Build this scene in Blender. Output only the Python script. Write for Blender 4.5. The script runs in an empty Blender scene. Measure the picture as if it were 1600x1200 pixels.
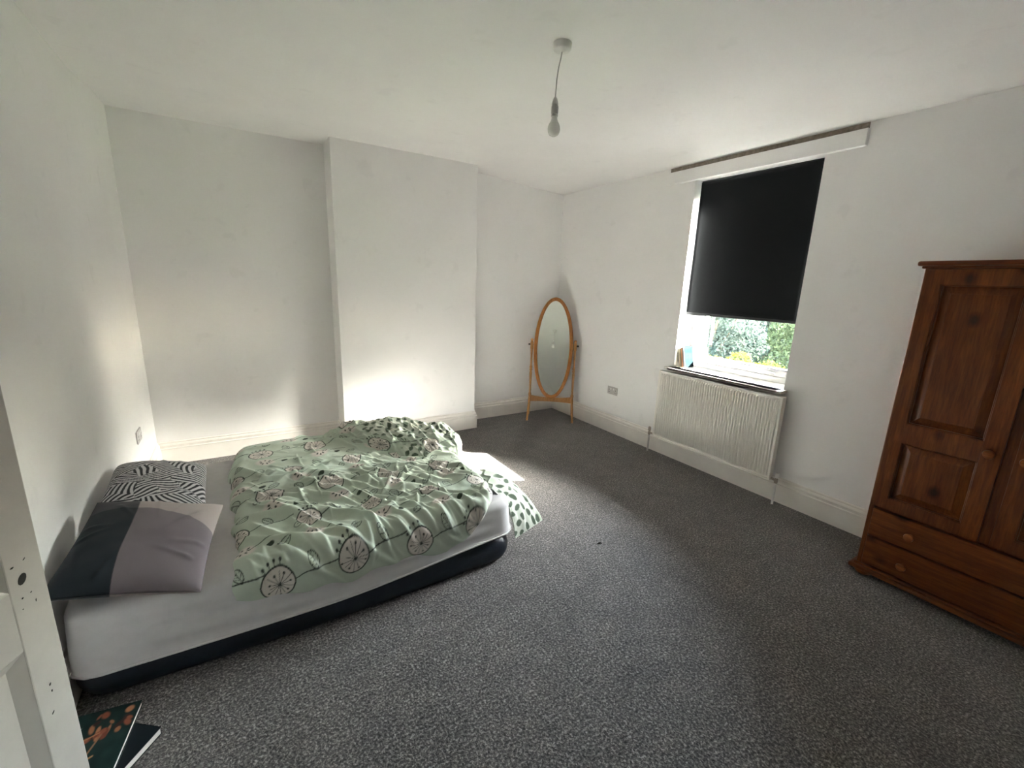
import bpy, bmesh, math, random
import numpy as np
from mathutils import Vector, Matrix

random.seed(7)
RNG = np.random.default_rng(11)
PI = math.pi
SC = bpy.context.scene
COL = SC.collection

# ------------------------------------------------------------------ camera
YAW, PITCH, ROLL, FPX, CZ = 0.5633, -0.2255, 0.0348, 683.29, 1.6
cam_d = bpy.data.cameras.new('camera')
cam_d.sensor_fit = 'HORIZONTAL'
cam_d.sensor_width = 36.0
cam_d.lens = FPX / 1600.0 * 36.0
cam_d.clip_start = 0.02
cam_d.clip_end = 300
cam = bpy.data.objects.new('camera', cam_d)
COL.objects.link(cam)
_f = Vector((math.sin(YAW) * math.cos(PITCH), math.cos(YAW) * math.cos(PITCH), math.sin(PITCH)))
_r = Vector((math.cos(YAW), -math.sin(YAW), 0))
_u = _r.cross(_f)
_r2 = math.cos(ROLL) * _r + math.sin(ROLL) * _u
_u2 = -math.sin(ROLL) * _r + math.cos(ROLL) * _u
cam.matrix_world = Matrix(((_r2.x, _u2.x, -_f.x, 0), (_r2.y, _u2.y, -_f.y, 0), (_r2.z, _u2.z, -_f.z, CZ), (0, 0, 0, 1)))
SC.camera = cam

# ------------------------------------------------------------------ sky, sun, exposure
SUN_TO = Vector((1.0, -0.56, 0.60)).normalized()       # from the room towards the sun
SUN_ELEV = math.asin(SUN_TO.z)
SUN_ENERGY = 28.0
SKY_STRENGTH = 1.3
EXPOSURE = 4.42
w = bpy.data.worlds.new('sky')
SC.world = w
w.use_nodes = True
nt = w.node_tree
sky = nt.nodes.new('ShaderNodeTexSky')
sky.sky_type = 'NISHITA'
sky.sun_disc = False
sky.sun_elevation = SUN_ELEV
sky.sun_rotation = math.atan2(SUN_TO.x, SUN_TO.y)
sky.air_density = 1.0
sky.dust_density = 1.9
sky.ozone_density = 1.0
bg = nt.nodes['Background']
haze = nt.nodes.new('ShaderNodeHueSaturation')          # hazy, whitish summer sky
haze.inputs['Saturation'].default_value = 0.55
nt.links.new(sky.outputs[0], haze.inputs['Color'])
nt.links.new(haze.outputs[0], bg.inputs[0])
bg.inputs[1].default_value = SKY_STRENGTH

sun_d = bpy.data.lights.new('sun', 'SUN')
sun_d.energy = SUN_ENERGY
sun_d.angle = math.radians(0.6)
sun_d.color = (1.0, 0.975, 0.945)
sun = bpy.data.objects.new('sun', sun_d)
COL.objects.link(sun)
sun.rotation_euler = (-SUN_TO).to_track_quat('-Z', 'Y').to_euler()
sun.location = (20, -11, 14)

SC.view_settings.view_transform = 'Standard'
SC.view_settings.look = 'None'
SC.view_settings.gamma = 1.0
SC.view_settings.use_curve_mapping = False
SC.view_settings.exposure = EXPOSURE
SC.cycles.max_bounces = 11
SC.cycles.diffuse_bounces = 9
SC.cycles.glossy_bounces = 4
SC.cycles.transparent_max_bounces = 12
SC.cycles.sample_clamp_indirect = 12.0
SC.cycles.caustics_reflective = False
SC.cycles.caustics_refractive = False

# ------------------------------------------------------------------ room numbers (metres)
XL, XR, YB, YC, YF = -0.664, 3.4864, 4.487, 4.205, -1.30
XCL, XCR = 0.783, 2.169
HC = 2.665
WY0, WY1, WZ0, WZ1 = 1.645, 2.652, 0.885, 2.530       # window opening
XGL = 3.76                                           # glass plane
XOUT = 3.82                                          # outer wall face

portal_d = bpy.data.lights.new('window_portal', 'AREA')
portal_d.shape = 'RECTANGLE'
portal_d.size = WY1 - WY0
portal_d.size_y = WZ1 - WZ0
portal_d.cycles.is_portal = True
portal = bpy.data.objects.new('window_portal', portal_d)
COL.objects.link(portal)
portal.location = (XOUT + 0.06, (WY0 + WY1) / 2, (WZ0 + WZ1) / 2)
portal.rotation_euler = Vector((-1, 0, 0)).to_track_quat('-Z', 'Z').to_euler()

# ------------------------------------------------------------------ helpers
def s2l(c):
    return tuple(((v / 255) / 12.92 if v / 255 <= 0.04045 else ((v / 255 + 0.055) / 1.055) ** 2.4) for v in c)

def link(o, parent=None):
    COL.objects.link(o)
    if parent is not None:
        o.parent = parent
    return o

def tag(o, label=None, cat=None, group=None, kind=None):
    if label: o['label'] = label
    if cat: o['category'] = cat
    if group: o['group'] = group
    if kind: o['kind'] = kind
    return o

def empty(name, loc=(0, 0, 0), rotz=0.0, rot=None):
    o = bpy.data.objects.new(name, None)
    o.empty_display_size = 0.1
    COL.objects.link(o)
    o.location = loc
    o.rotation_euler = rot if rot else (0, 0, rotz)
    return o

def mesh_obj(name, verts, faces, mat, parent=None, smooth=False, auto=None):
    me = bpy.data.meshes.new(name)
    me.from_pydata([tuple(v) for v in verts], [], [tuple(f) for f in faces])
    me.update()
    if smooth:
        me.polygons.foreach_set('use_smooth', [True] * len(me.polygons))
    if mat: me.materials.append(mat)
    o = bpy.data.objects.new(name, me)
    return link(o, parent)

def bm_obj(name, bm, mat, parent=None, smooth=False, sharp=None):
    bmesh.ops.recalc_face_normals(bm, faces=bm.faces)
    me = bpy.data.meshes.new(name)
    bm.to_mesh(me)
    bm.free()
    if smooth:
        me.polygons.foreach_set('use_smooth', [True] * len(me.polygons))
        if sharp:
            me.set_sharp_from_angle(angle=math.radians(sharp))
    if mat: me.materials.append(mat)
    return link(bpy.data.objects.new(name, me), parent)

def add_box(bm, x0, x1, y0, y1, z0, z1, bev=0.0, seg=1):
    b2 = bmesh.new()
    m = Matrix.Translation(((x0 + x1) / 2, (y0 + y1) / 2, (z0 + z1) / 2)) @ Matrix.Diagonal((abs(x1 - x0), abs(y1 - y0), abs(z1 - z0), 1))
    bmesh.ops.create_cube(b2, size=1.0, matrix=m)
    if bev > 0:
        bmesh.ops.bevel(b2, geom=b2.edges[:], offset=bev, segments=seg, affect='EDGES', profile=0.5)
    tmp = bpy.data.meshes.new('tmp')
    b2.to_mesh(tmp); b2.free()
    bm.from_mesh(tmp)
    bpy.data.meshes.remove(tmp)

def box(name, x0, x1, y0, y1, z0, z1, mat, parent=None, bev=0.0, seg=1):
    bm = bmesh.new()
    add_box(bm, x0, x1, y0, y1, z0, z1, bev, seg)
    return bm_obj(name, bm, mat, parent)

def add_lathe(bm, prof, segs=20, m=None):
    """prof: (radius, height) pairs, revolved about local z."""
    m = m or Matrix.Identity(4)
    rings = []
    for r, z in prof:
        if r < 1e-6:
            rings.append([bm.verts.new(m @ Vector((0, 0, z)))])
        else:
            rings.append([bm.verts.new(m @ Vector((r * math.cos(2 * PI * k / segs), r * math.sin(2 * PI * k / segs), z))) for k in range(segs)])
    for a, b in zip(rings[:-1], rings[1:]):
        for k in range(segs):
            k2 = (k + 1) % segs
            if len(a) == 1 and len(b) == 1: continue
            if len(a) == 1: bm.faces.new((a[0], b[k], b[k2]))
            elif len(b) == 1: bm.faces.new((a[k], a[k2], b[0]))
            else: bm.faces.new((a[k], a[k2], b[k2], b[k]))
    for r in (rings[0], rings[-1]):
        if len(r) > 2: bm.faces.new(r)

def lathe(name, prof, mat, parent=None, segs=20, m=None, sharp=40):
    bm = bmesh.new()
    add_lathe(bm, prof, segs, m)
    return bm_obj(name, bm, mat, parent, True, sharp)

def add_tube(bm, pts, rad, segs=10):
    pts = [Vector(p) for p in pts]
    rads = rad if isinstance(rad, (list, tuple)) else [rad] * len(pts)
    rings = []
    up = Vector((0.13, 0.31, 0.94))
    for i, p in enumerate(pts):
        t = (pts[min(i + 1, len(pts) - 1)] - pts[max(i - 1, 0)]).normalized()
        a = t.cross(up)
        if a.length < 1e-3: a = t.cross(Vector((1, 0, 0)))
        a.normalize()
        b = t.cross(a).normalized()
        rings.append([bm.verts.new(p + rads[i] * (math.cos(2 * PI * k / segs) * a + math.sin(2 * PI * k / segs) * b)) for k in range(segs)])
    for A, B in zip(rings[:-1], rings[1:]):
        for k in range(segs):
            bm.faces.new((A[k], A[(k + 1) % segs], B[(k + 1) % segs], B[k]))
    bm.faces.new(rings[0]); bm.faces.new(rings[-1])

def tube(name, pts, rad, mat, parent=None, segs=10):
    bm = bmesh.new()
    add_tube(bm, pts, rad, segs)
    return bm_obj(name, bm, mat, parent, True, 50)

def sweep_profile(name, path, prof, mat, parent=None):
    """Mitred moulding: prof = (distance out of the wall, height); the room lies to the right of the walking direction."""
    P = [Vector((p[0], p[1])) for p in path]
    n = len(P)
    offs = []
    for i in range(n):
        def nrm(a, b):
            d = (b - a).normalized()
            return Vector((d.y, -d.x))
        if i == 0: o = nrm(P[0], P[1])
        elif i == n - 1: o = nrm(P[-2], P[-1])
        else:
            n1, n2 = nrm(P[i - 1], P[i]), nrm(P[i], P[i + 1])
            s = n1 + n2
            o = s / (1.0 + n1.dot(n2))
        offs.append(o)
    verts, faces = [], []
    m = len(prof)
    for i in range(n):
        for d, z in prof:
            q = P[i] + offs[i] * d
            verts.append((q.x, q.y, z))
    for i in range(n - 1):
        for k in range(m - 1):
            a = i * m + k
            faces.append((a, a + 1, a + m + 1, a + m))
    faces.append(tuple(range(m)))
    faces.append(tuple(range((n - 1) * m, n * m))[::-1])
    bm = bmesh.new()
    bv = [bm.verts.new(v) for v in verts]
    for f in faces: bm.faces.new([bv[k] for k in f])
    return bm_obj(name, bm, mat, parent)

def grid_faces(nu, nv, wrap_u=False):
    I = np.arange(nu * nv).reshape(nu, nv)
    if wrap_u:
        I = np.vstack([I, I[:1]])
    return np.stack([I[:-1, :-1].ravel(), I[1:, :-1].ravel(), I[1:, 1:].ravel(), I[:-1, 1:].ravel()], 1)

def np_mesh(name, V, F, mat, parent=None, colors=None, smooth=True):
    V = np.asarray(V, np.float32); F = np.asarray(F, np.int32)
    me = bpy.data.meshes.new(name)
    k = F.shape[1]
    me.vertices.add(len(V)); me.vertices.foreach_set('co', V.ravel())
    me.loops.add(F.size); me.loops.foreach_set('vertex_index', F.ravel())
    me.polygons.add(len(F))
    me.polygons.foreach_set('loop_start', np.arange(len(F), dtype=np.int32) * k)
    me.polygons.foreach_set('loop_total', np.full(len(F), k, np.int32))
    if smooth: me.polygons.foreach_set('use_smooth', np.ones(len(F), bool))
    me.update(calc_edges=True)
    me.validate()
    if colors is not None:
        at = me.color_attributes.new('print', 'FLOAT_COLOR', 'POINT')
        c4 = np.ones((len(V), 4), np.float32); c4[:, :3] = colors
        at.data.foreach_set('color', c4.ravel())
    if mat: me.materials.append(mat)
    return link(bpy.data.objects.new(name, me), parent)

def vnoise(x, y, scale, seed):
    """smooth lattice noise in 0..1"""
    r = np.random.default_rng(seed).random((256, 256))
    X, Y = x * scale + 57.3, y * scale + 91.7
    i, j = np.floor(X).astype(int), np.floor(Y).astype(int)
    fx, fy = X - i, Y - j
    fx = fx * fx * fx * (fx * (fx * 6 - 15) + 10); fy = fy * fy * fy * (fy * (fy * 6 - 15) + 10)
    i0, i1, j0, j1 = i % 256, (i + 1) % 256, j % 256, (j + 1) % 256
    return (r[i0, j0] * (1 - fx) * (1 - fy) + r[i1, j0] * fx * (1 - fy) + r[i0, j1] * (1 - fx) * fy + r[i1, j1] * fx * fy)

def sstep(a, b, x):
    t = np.clip((x - a) / (b - a), 0, 1)
    return t * t * (3 - 2 * t)

# ------------------------------------------------------------------ materials
def new_mat(name):
    m = bpy.data.materials.new(name)
    m.use_nodes = True
    return m, m.node_tree.nodes, m.node_tree.links, m.node_tree.nodes['Principled BSDF']

def tex_coord(N, L, scale=(1, 1, 1), rot=(0, 0, 0), kind='Object'):
    tc = N.new('ShaderNodeTexCoord'); mp = N.new('ShaderNodeMapping')
    mp.inputs['Scale'].default_value = scale; mp.inputs['Rotation'].default_value = rot
    L.new(tc.outputs[kind], mp.inputs['Vector'])
    return mp.outputs['Vector']

def noise(N, L, vec, scale, detail=3, rough=0.5, dist=0.0):
    n = N.new('ShaderNodeTexNoise')
    n.inputs['Scale'].default_value = scale; n.inputs['Detail'].default_value = detail
    n.inputs['Roughness'].default_value = rough; n.inputs['Distortion'].default_value = dist
    L.new(vec, n.inputs['Vector'])
    return n.outputs['Fac']

def ramp(N, L, fac, stops):
    r = N.new('ShaderNodeValToRGB')
    while len(r.color_ramp.elements) < len(stops): r.color_ramp.elements.new(0.5)
    for e, (p, c) in zip(r.color_ramp.elements, stops):
        e.position = p; e.color = (*c, 1)
    L.new(fac, r.inputs['Fac'])
    return r.outputs['Color']

def bump(N, L, P, h, strength, dist=0.01):
    b = N.new('ShaderNodeBump')
    b.inputs['Strength'].default_value = strength; b.inputs['Distance'].default_value = dist
    L.new(h, b.inputs['Height']); L.new(b.outputs['Normal'], P.inputs['Normal'])

def mixc(N, L, fac, a, b, mode='MIX'):
    m = N.new('ShaderNodeMix'); m.data_type = 'RGBA'; m.blend_type = mode
    for sock, v in ((m.inputs[0], fac), (m.inputs[6], a), (m.inputs[7], b)):
        if hasattr(v, 'is_output') or isinstance(v, bpy.types.NodeSocket): L.new(v, sock)
        elif isinstance(v, (int, float)): sock.default_value = v
        else: sock.default_value = (*v, 1)
    return m.outputs[2]

def simple(name, col, rough=0.5, spec=0.5, metal=0.0, grain=0.03, gscale=30.0, bmp=0.0):
    m, N, L, P = new_mat(name)
    v = tex_coord(N, L)
    f = noise(N, L, v, gscale, 3)
    c = ramp(N, L, f, [(0.3, tuple(x * (1 - grain) for x in col)), (0.7, tuple(min(1, x * (1 + grain)) for x in col))])
    L.new(c, P.inputs['Base Color'])
    P.inputs['Roughness'].default_value = rough
    P.inputs['Specular IOR Level'].default_value = spec
    P.inputs['Metallic'].default_value = metal
    if bmp: bump(N, L, P, f, bmp, 0.004)
    return m

def paint(name, col, smudge=0.05, rough=0.75, bmp=0.12):
    m, N, L, P = new_mat(name)
    v = tex_coord(N, L)
    big = noise(N, L, v, 1.7, 4, 0.6)
    sm = noise(N, L, v, 6.5, 3, 0.55, 0.4)
    c1 = ramp(N, L, big, [(0.3, tuple(x * 0.975 for x in col)), (0.7, tuple(min(1, x * 1.015) for x in col))])
    spot = ramp(N, L, sm, [(0.0, (1 - smudge * 2.2,) * 3), (0.30, (1 - smudge,) * 3), (0.37, (1, 1, 1)), (1.0, (1, 1, 1))])
    c = mixc(N, L, 1.0, c1, spot, 'MULTIPLY')
    L.new(c, P.inputs['Base Color'])
    P.inputs['Roughness'].default_value = rough
    P.inputs['Specular IOR Level'].default_value = 0.25
    fine = noise(N, L, v, 160, 3)
    bump(N, L, P, fine, bmp, 0.002)
    return m

M = {}
M['wall'] = paint('wall_paint', (0.885, 0.878, 0.873), 0.035)
M['ceiling'] = paint('ceiling_paint', (0.90, 0.893, 0.888), 0.03)
M['gloss'] = simple('white_gloss_paint', (0.80, 0.77, 0.73), 0.35, 0.4, 0, 0.03, 9)
M['door'] = simple('old_door_paint', (0.50, 0.475, 0.445), 0.45, 0.4, 0, 0.05, 14)
M['upvc'] = simple('white_window_plastic', (0.70, 0.69, 0.69), 0.3, 0.5, 0, 0.01)
M['plastic'] = simple('white_plastic', (0.78, 0.77, 0.75), 0.35, 0.5, 0, 0.01)
M['greyplastic'] = simple('grey_socket_plastic', (0.50, 0.48, 0.47), 0.4, 0.5, 0, 0.02)
M['darkplastic'] = simple('dark_plastic', (0.03, 0.03, 0.03), 0.5)
M['radiator'] = simple('radiator_enamel', (0.88, 0.855, 0.80), 0.38, 0.45, 0, 0.01)
M['brass'] = simple('dull_valve_metal', (0.38, 0.33, 0.29), 0.45, 0.5, 0.6, 0.08)
M['blind'] = simple('black_blind_fabric', (0.007, 0.008, 0.010), 0.8, 0.15, 0, 0.10, 260, 0.15)
M['blindbar'] = simple('blind_bar', (0.016, 0.017, 0.02), 0.45, 0.4)
M['hole'] = simple('dark_hole', (0.02, 0.02, 0.017), 0.8)
M['bulb'] = simple('opal_bulb_glass', (0.80, 0.80, 0.76), 0.12, 0.6, 0, 0.0)
M['navy'] = simple('navy_airbed_vinyl', (0.008, 0.013, 0.024), 0.42, 0.4, 0, 0.15, 60, 0.1)
M['page'] = simple('book_pages', (0.74, 0.71, 0.67), 0.8, 0.2, 0, 0.06, 240)

def carpet_mat():
    m, N, L, P = new_mat('grey_carpet')
    v = tex_coord(N, L)
    f1 = noise(N, L, v, 105, 3, 0.66, 0.4)
    f2 = noise(N, L, v, 260, 2, 0.6)
    sw = noise(N, L, v, 2.1, 3, 0.55, 2.2)
    sw2 = noise(N, L, v, 5.5, 2, 0.5, 2.8)
    speck = ramp(N, L, f1, [(0.32, (0.021, 0.0195, 0.019)), (0.45, (0.075, 0.069, 0.066)), (0.54, (0.150, 0.138, 0.130)), (0.68, (0.41, 0.380, 0.357))])
    fine = ramp(N, L, f2, [(0.3, (0.72, 0.72, 0.72)), (0.7, (1.24, 1.24, 1.24))])
    c = mixc(N, L, 1.0, speck, fine, 'MULTIPLY')
    pile = ramp(N, L, sw, [(0.30, (0.82, 0.82, 0.83)), (0.5, (1.0, 1.0, 1.0)), (0.70, (1.14, 1.13, 1.12))])
    c = mixc(N, L, 1.0, c, pile, 'MULTIPLY')
    pile2 = ramp(N, L, sw2, [(0.36, (0.88, 0.88, 0.88)), (0.5, (1.0, 1.0, 1.0)), (0.66, (1.07, 1.07, 1.07))])
    c = mixc(N, L, 1.0, c, pile2, 'MULTIPLY')
    L.new(c, P.inputs['Base Color'])
    P.inputs['Roughness'].default_value = 1.0
    P.inputs['Specular IOR Level'].default_value = 0.05
    P.inputs['Sheen Weight'].default_value = 0.25
    P.inputs['Sheen Roughness'].default_value = 0.6
    bump(N, L, P, f1, 0.6, 0.012)
    return m
M['carpet'] = carpet_mat()

def wood_mat(name, dark, mid, light, axis='z', knots=True, rough=0.32, gs=1.0):
    m, N, L, P = new_mat(name)
    sc = {'z': (9, 9, 0.8), 'y': (9, 0.8, 9), 'x': (0.8, 9, 9)}[axis]
    v = tex_coord(N, L, tuple(s * gs for s in sc))
    g1 = noise(N, L, v, 3.0, 5, 0.6, 0.9)
    g2 = noise(N, L, v, 14.0, 3, 0.6, 0.3)
    c = ramp(N, L, g1, [(0.25, dark), (0.5, mid), (0.75, light)])
    fine = ramp(N, L, g2, [(0.35, (0.72, 0.70, 0.68)), (0.6, (1.06, 1.06, 1.06))])
    c = mixc(N, L, 1.0, c, fine, 'MULTIPLY')
    board = tex_coord(N, L, {'z': (1, 7.5, 0.01), 'y': (1, 0.01, 7.5), 'x': (0.01, 7.5, 7.5)}[axis])
    bn = N.new('ShaderNodeTexVoronoi'); bn.inputs['Scale'].default_value = 1.0
    L.new(board, bn.inputs['Vector'])
    bw = N.new('ShaderNodeSeparateColor'); L.new(bn.outputs['Color'], bw.inputs['Color'])
    bt = ramp(N, L, bw.outputs['Red'], [(0.0, (0.80, 0.78, 0.76)), (1.0, (1.18, 1.18, 1.16))])
    c = mixc(N, L, 1.0, c, bt, 'MULTIPLY')
    if knots:
        kv = tex_coord(N, L, {'z': (6.0, 6.0, 4.2), 'y': (6.0, 4.2, 6.0), 'x': (4.2, 6.0, 6.0)}[axis])
        vo = N.new('ShaderNodeTexVoronoi'); vo.inputs['Scale'].default_value = 1.0
        L.new(kv, vo.inputs['Vector'])
        k = ramp(N, L, vo.outputs['Distance'], [(0.06, (0.22, 0.20, 0.18)), (0.115, (0.55, 0.48, 0.42)), (0.19, (1, 1, 1)), (1, (1, 1, 1))])
        c = mixc(N, L, 1.0, c, k, 'MULTIPLY')
    L.new(c, P.inputs['Base Color'])
    P.inputs['Roughness'].default_value = rough
    P.inputs['Specular IOR Level'].default_value = 0.28
    bump(N, L, P, g2, 0.06, 0.003)
    return m
WD = ((0.100, 0.027, 0.007), (0.165, 0.046, 0.011), (0.25, 0.080, 0.018))
WK = ((0.22, 0.070, 0.018), (0.28, 0.090, 0.024), (0.34, 0.115, 0.032))
M['pine_v'] = wood_mat('dark_pine_upright', *WD, 'z')
M['pine_h'] = wood_mat('dark_pine_crosswise', *WD, 'y')
M['pine_plain'] = wood_mat('dark_pine_turned', *WK, 'y', False)
LP = ((0.30, 0.115, 0.030), (0.40, 0.165, 0.045), (0.48, 0.215, 0.065))
M['honey'] = wood_mat('honey_pine', *LP, 'z', False, 0.35, 2.0)
LP2 = ((0.42, 0.20, 0.065), (0.52, 0.26, 0.09), (0.60, 0.32, 0.12))
M['honey_light'] = wood_mat('light_honey_pine', *LP2, 'z', False, 0.38, 2.0)

def mirror_mat():
    m, N, L, P = new_mat('mirror_silver')
    v = tex_coord(N, L)
    f = noise(N, L, v, 6, 3)
    c = ramp(N, L, f, [(0.3, (0.80, 0.83, 0.79)), (0.7, (0.84, 0.86, 0.82))])
    L.new(c, P.inputs['Base Color'])
    P.inputs['Metallic'].default_value = 1.0
    P.inputs['Roughness'].default_value = 0.03
    return m
M['mirror'] = mirror_mat()

def glass_mat():
    m, N, L, P = new_mat('window_glass')
    N.remove(P)
    out = [n for n in N if n.type == 'OUTPUT_MATERIAL'][0]
    t = N.new('ShaderNodeBsdfTransparent'); g = N.new('ShaderNodeBsdfGlossy')
    g.inputs['Roughness'].default_value = 0.0
    t.inputs['Color'].default_value = (0.93, 0.95, 0.93, 1)
    fr = N.new('ShaderNodeFresnel'); fr.inputs['IOR'].default_value = 1.5
    mx = N.new('ShaderNodeMixShader')
    L.new(fr.outputs[0], mx.inputs[0]); L.new(t.outputs[0], mx.inputs[1]); L.new(g.outputs[0], mx.inputs[2])
    L.new(mx.outputs[0], out.inputs['Surface'])
    return m
M['glass'] = glass_mat()

def leaf_mat(name, c1, c2, trans):
    m, N, L, P = new_mat(name)
    N.remove(P)
    out = [n for n in N if n.type == 'OUTPUT_MATERIAL'][0]
    v = tex_coord(N, L)
    f = noise(N, L, v, 3.5, 3)
    c = ramp(N, L, f, [(0.3, c1), (0.7, c2)])
    d = N.new('ShaderNodeBsdfDiffuse'); t = N.new('ShaderNodeBsdfTranslucent'); mx = N.new('ShaderNodeMixShader')
    mx.inputs[0].default_value = trans
    L.new(c, d.inputs['Color']); L.new(c, t.inputs['Color'])
    L.new(d.outputs[0], mx.inputs[1]); L.new(t.outputs[0], mx.inputs[2]); L.new(mx.outputs[0], out.inputs['Surface'])
    return m

def print_mat(name, rough=0.85, weave=700.0, bmp=0.08, sheen=0.1):
    m, N, L, P = new_mat(name)
    a = N.new('ShaderNodeVertexColor'); a.layer_name = 'print'
    v = tex_coord(N, L)
    f = noise(N, L, v, weave, 2)
    g = ramp(N, L, f, [(0.3, (0.95, 0.95, 0.95)), (0.7, (1.04, 1.04, 1.04))])
    c = mixc(N, L, 1.0, a.outputs['Color'], g, 'MULTIPLY')
    L.new(c, P.inputs['Base Color'])
    P.inputs['Roughness'].default_value = rough
    P.inputs['Specular IOR Level'].default_value = 0.2
    P.inputs['Sheen Weight'].default_value = sheen
    bump(N, L, P, f, bmp, 0.001)
    return m
M['print'] = print_mat('printed_cotton')
M['cover'] = print_mat('printed_book_cover', 0.4, 300, 0.02, 0.0)
M['matte_cover'] = print_mat('matte_book_cover', 1.0, 300, 0.0, 0.0)
M['matte_cover'].node_tree.nodes['Principled BSDF'].inputs['Specular IOR Level'].default_value = 0.0
M['sheet'] = simple('grey_white_sheet', (0.63, 0.615, 0.62), 0.9, 0.15, 0, 0.03, 25)

# ================================================================== STRUCTURE
def struct(o):
    o['kind'] = 'structure'
    return o

# floor
struct(box('floor', XL - 1.4, XR + 0.02, YF - 0.15, YB + 0.02, -0.12, 0.0, M['carpet']))

# ceiling: plastered, rises a little towards the chimney wall
def ceil_z(x, y):
    crease = 3.62 - 0.36 * np.clip((x - XL) / 1.45, 0, 1.3)
    t = np.clip((y - crease) / (YC - crease), 0, 1)
    rise = 0.070 * (0.5 * t + 0.5 * sstep(0, 1, t)) * (1 - sstep(2.2, 3.45, x))
    return HC + rise
xs = np.unique(np.concatenate([np.linspace(XL - 0.1, 1.0, 60), np.linspace(1.0, XR + 0.05, 50)]))
ys = np.unique(np.concatenate([np.linspace(YF - 0.1, 3.1, 24), np.linspace(3.1, YC, 40), np.linspace(YC, YC + 0.015, 6), np.linspace(YC + 0.015, YB + 0.1, 20)]))
gx, gy = np.meshgrid(xs, ys, indexing='ij')
V = np.stack([gx.ravel(), gy.ravel(), ceil_z(gx, gy).ravel()], 1)
struct(np_mesh('ceiling', V, grid_faces(len(xs), len(ys))[:, ::-1], M['ceiling']))

# walls
bm = bmesh.new()
add_box(bm, XL - 0.12, XL, 0.63, YB + 0.12, -0.1, 2.95)
add_box(bm, XL - 0.12, XL, YF - 0.12, -0.06, -0.1, 2.95)
add_box(bm, XL - 0.12, XL, -0.06, 0.63, 2.0, 2.95)
struct(bm_obj('wall_left', bm, M['wall']))
bm = bmesh.new()
add_box(bm, XL - 1.42, XL - 1.30, -0.9, 0.9, -0.1, 2.95)
add_box(bm, XL - 1.42, XL - 0.12, -1.0, -0.9, -0.1, 2.95)
add_box(bm, XL - 1.42, XL - 0.12, 0.9, 1.0, -0.1, 2.95)
add_box(bm, XL - 1.42, XL - 0.12, -1.0, 1.0, 2.5, 2.6)
struct(bm_obj('wall_hall', bm, M['wall']))
struct(box('wall_back', XL - 0.12, XR + 0.34, YB, YB + 0.14, -0.1, 2.95, M['wall']))
struct(box('wall_front', XL - 0.12, XR + 0.34, YF - 0.14, YF, -0.1, 2.95, M['wall']))
struct(box('wall_chimney', XCL, XCR, YC, YB + 0.02, -0.05, 2.9, M['wall'], None, 0.004, 2))
bm = bmesh.new()
add_box(bm, XR, XOUT, YF - 0.1, WY0, -0.1, 2.95)
add_box(bm, XR, XOUT, WY1, YB + 0.1, -0.1, 2.95)
add_box(bm, XR, XOUT, WY0, WY1, -0.1, WZ0 - 0.02)
add_box(bm, XR, XOUT, WY0, WY1, WZ1, 2.95)
struct(bm_obj('wall_right', bm, M['wall']))

# skirting boards
PROF = [(0, 0), (0.022, 0), (0.022, 0.132), (0.0235, 0.135), (0.0235, 0.142), (0.016, 0.146), (0.0165, 0.158), (0.019, 0.166), (0.014, 0.176),
        (0.0075, 0.182), (0.0085, 0.190), (0.005, 0.196), (0, 0.197)]
struct(sweep_profile('baseboard_left', [(XL, 0.70), (XL, YB)], PROF, M['gloss']))
struct(sweep_profile('baseboard_back', [(XL, YB), (XCL, YB), (XCL, YC), (XCR, YC), (XCR, YB), (XR, YB)], PROF, M['gloss']))
struct(sweep_profile('baseboard_right', [(XR, YB), (XR, YF)], PROF, M['gloss']))
struct(sweep_profile('baseboard_front', [(XR, YF), (XL, YF)], PROF, M['gloss']))

# window: frame, opening sash, pane, sill board, handle
win = struct(empty('window_1', (XGL, (WY0 + WY1) / 2, WZ0)))
ycen = (WY0 + WY1) / 2
def wbox(bm, x0, x1, y0, y1, z0, z1, bev=0.004):
    add_box(bm, x0 - XGL, x1 - XGL, y0 - ycen, y1 - ycen, z0 - WZ0, z1 - WZ0, bev, 2)
bm = bmesh.new()
FX0, FX1 = 3.685, 3.80
wbox(bm, FX0, FX1, WY0, WY0 + 0.05, WZ0, WZ1)
wbox(bm, FX0, FX1, WY1 - 0.05, WY1, WZ0, WZ1)
wbox(bm, FX0, FX1, WY0 + 0.05, WY1 - 0.05, WZ0, WZ0 + 0.045)
wbox(bm, FX0, FX1, WY0 + 0.05, WY1 - 0.05, WZ1 - 0.05, WZ1)
bm_obj('frame', bm, M['upvc'], win)
bm = bmesh.new()
SX0, SX1 = 3.712, 3.79
a0, a1, b0, b1 = WY0 + 0.05, WY1 - 0.05, WZ0 + 0.045, WZ1 - 0.05
for (y0, y1, z0, z1) in ((a0, a0 + 0.05, b0, b1), (a1 - 0.05, a1, b0, b1), (a0 + 0.05, a1 - 0.05, b0, b0 + 0.05), (a0 + 0.05, a1 - 0.05, b1 - 0.05, b1)):
    wbox(bm, SX0, SX1, y0, y1, z0, z1, 0.006)
for (y0, y1, z0, z1) in ((a0 + 0.048, a0 + 0.062, b0 + 0.05, b1 - 0.05), (a1 - 0.062, a1 - 0.048, b0 + 0.05, b1 - 0.05), (a0 + 0.05, a1 - 0.05, b0 + 0.048, b0 + 0.062)):
    wbox(bm, SX0 + 0.014, SX1 - 0.014, y0, y1, z0, z1, 0.003)
bm_obj('sash', bm, M['upvc'], win)
bm = bmesh.new()
wbox(bm, XGL - 0.003, XGL + 0.003, a0 + 0.045, a1 - 0.045, b0 + 0.045, b1 - 0.045, 0)
bm_obj('pane', bm, M['glass'], win)
bm = bmesh.new()
wbox(bm, SX0 - 0.012, SX0, 1.875, 1.955, b0 + 0.016, b0 + 0.036, 0.004)
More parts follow.
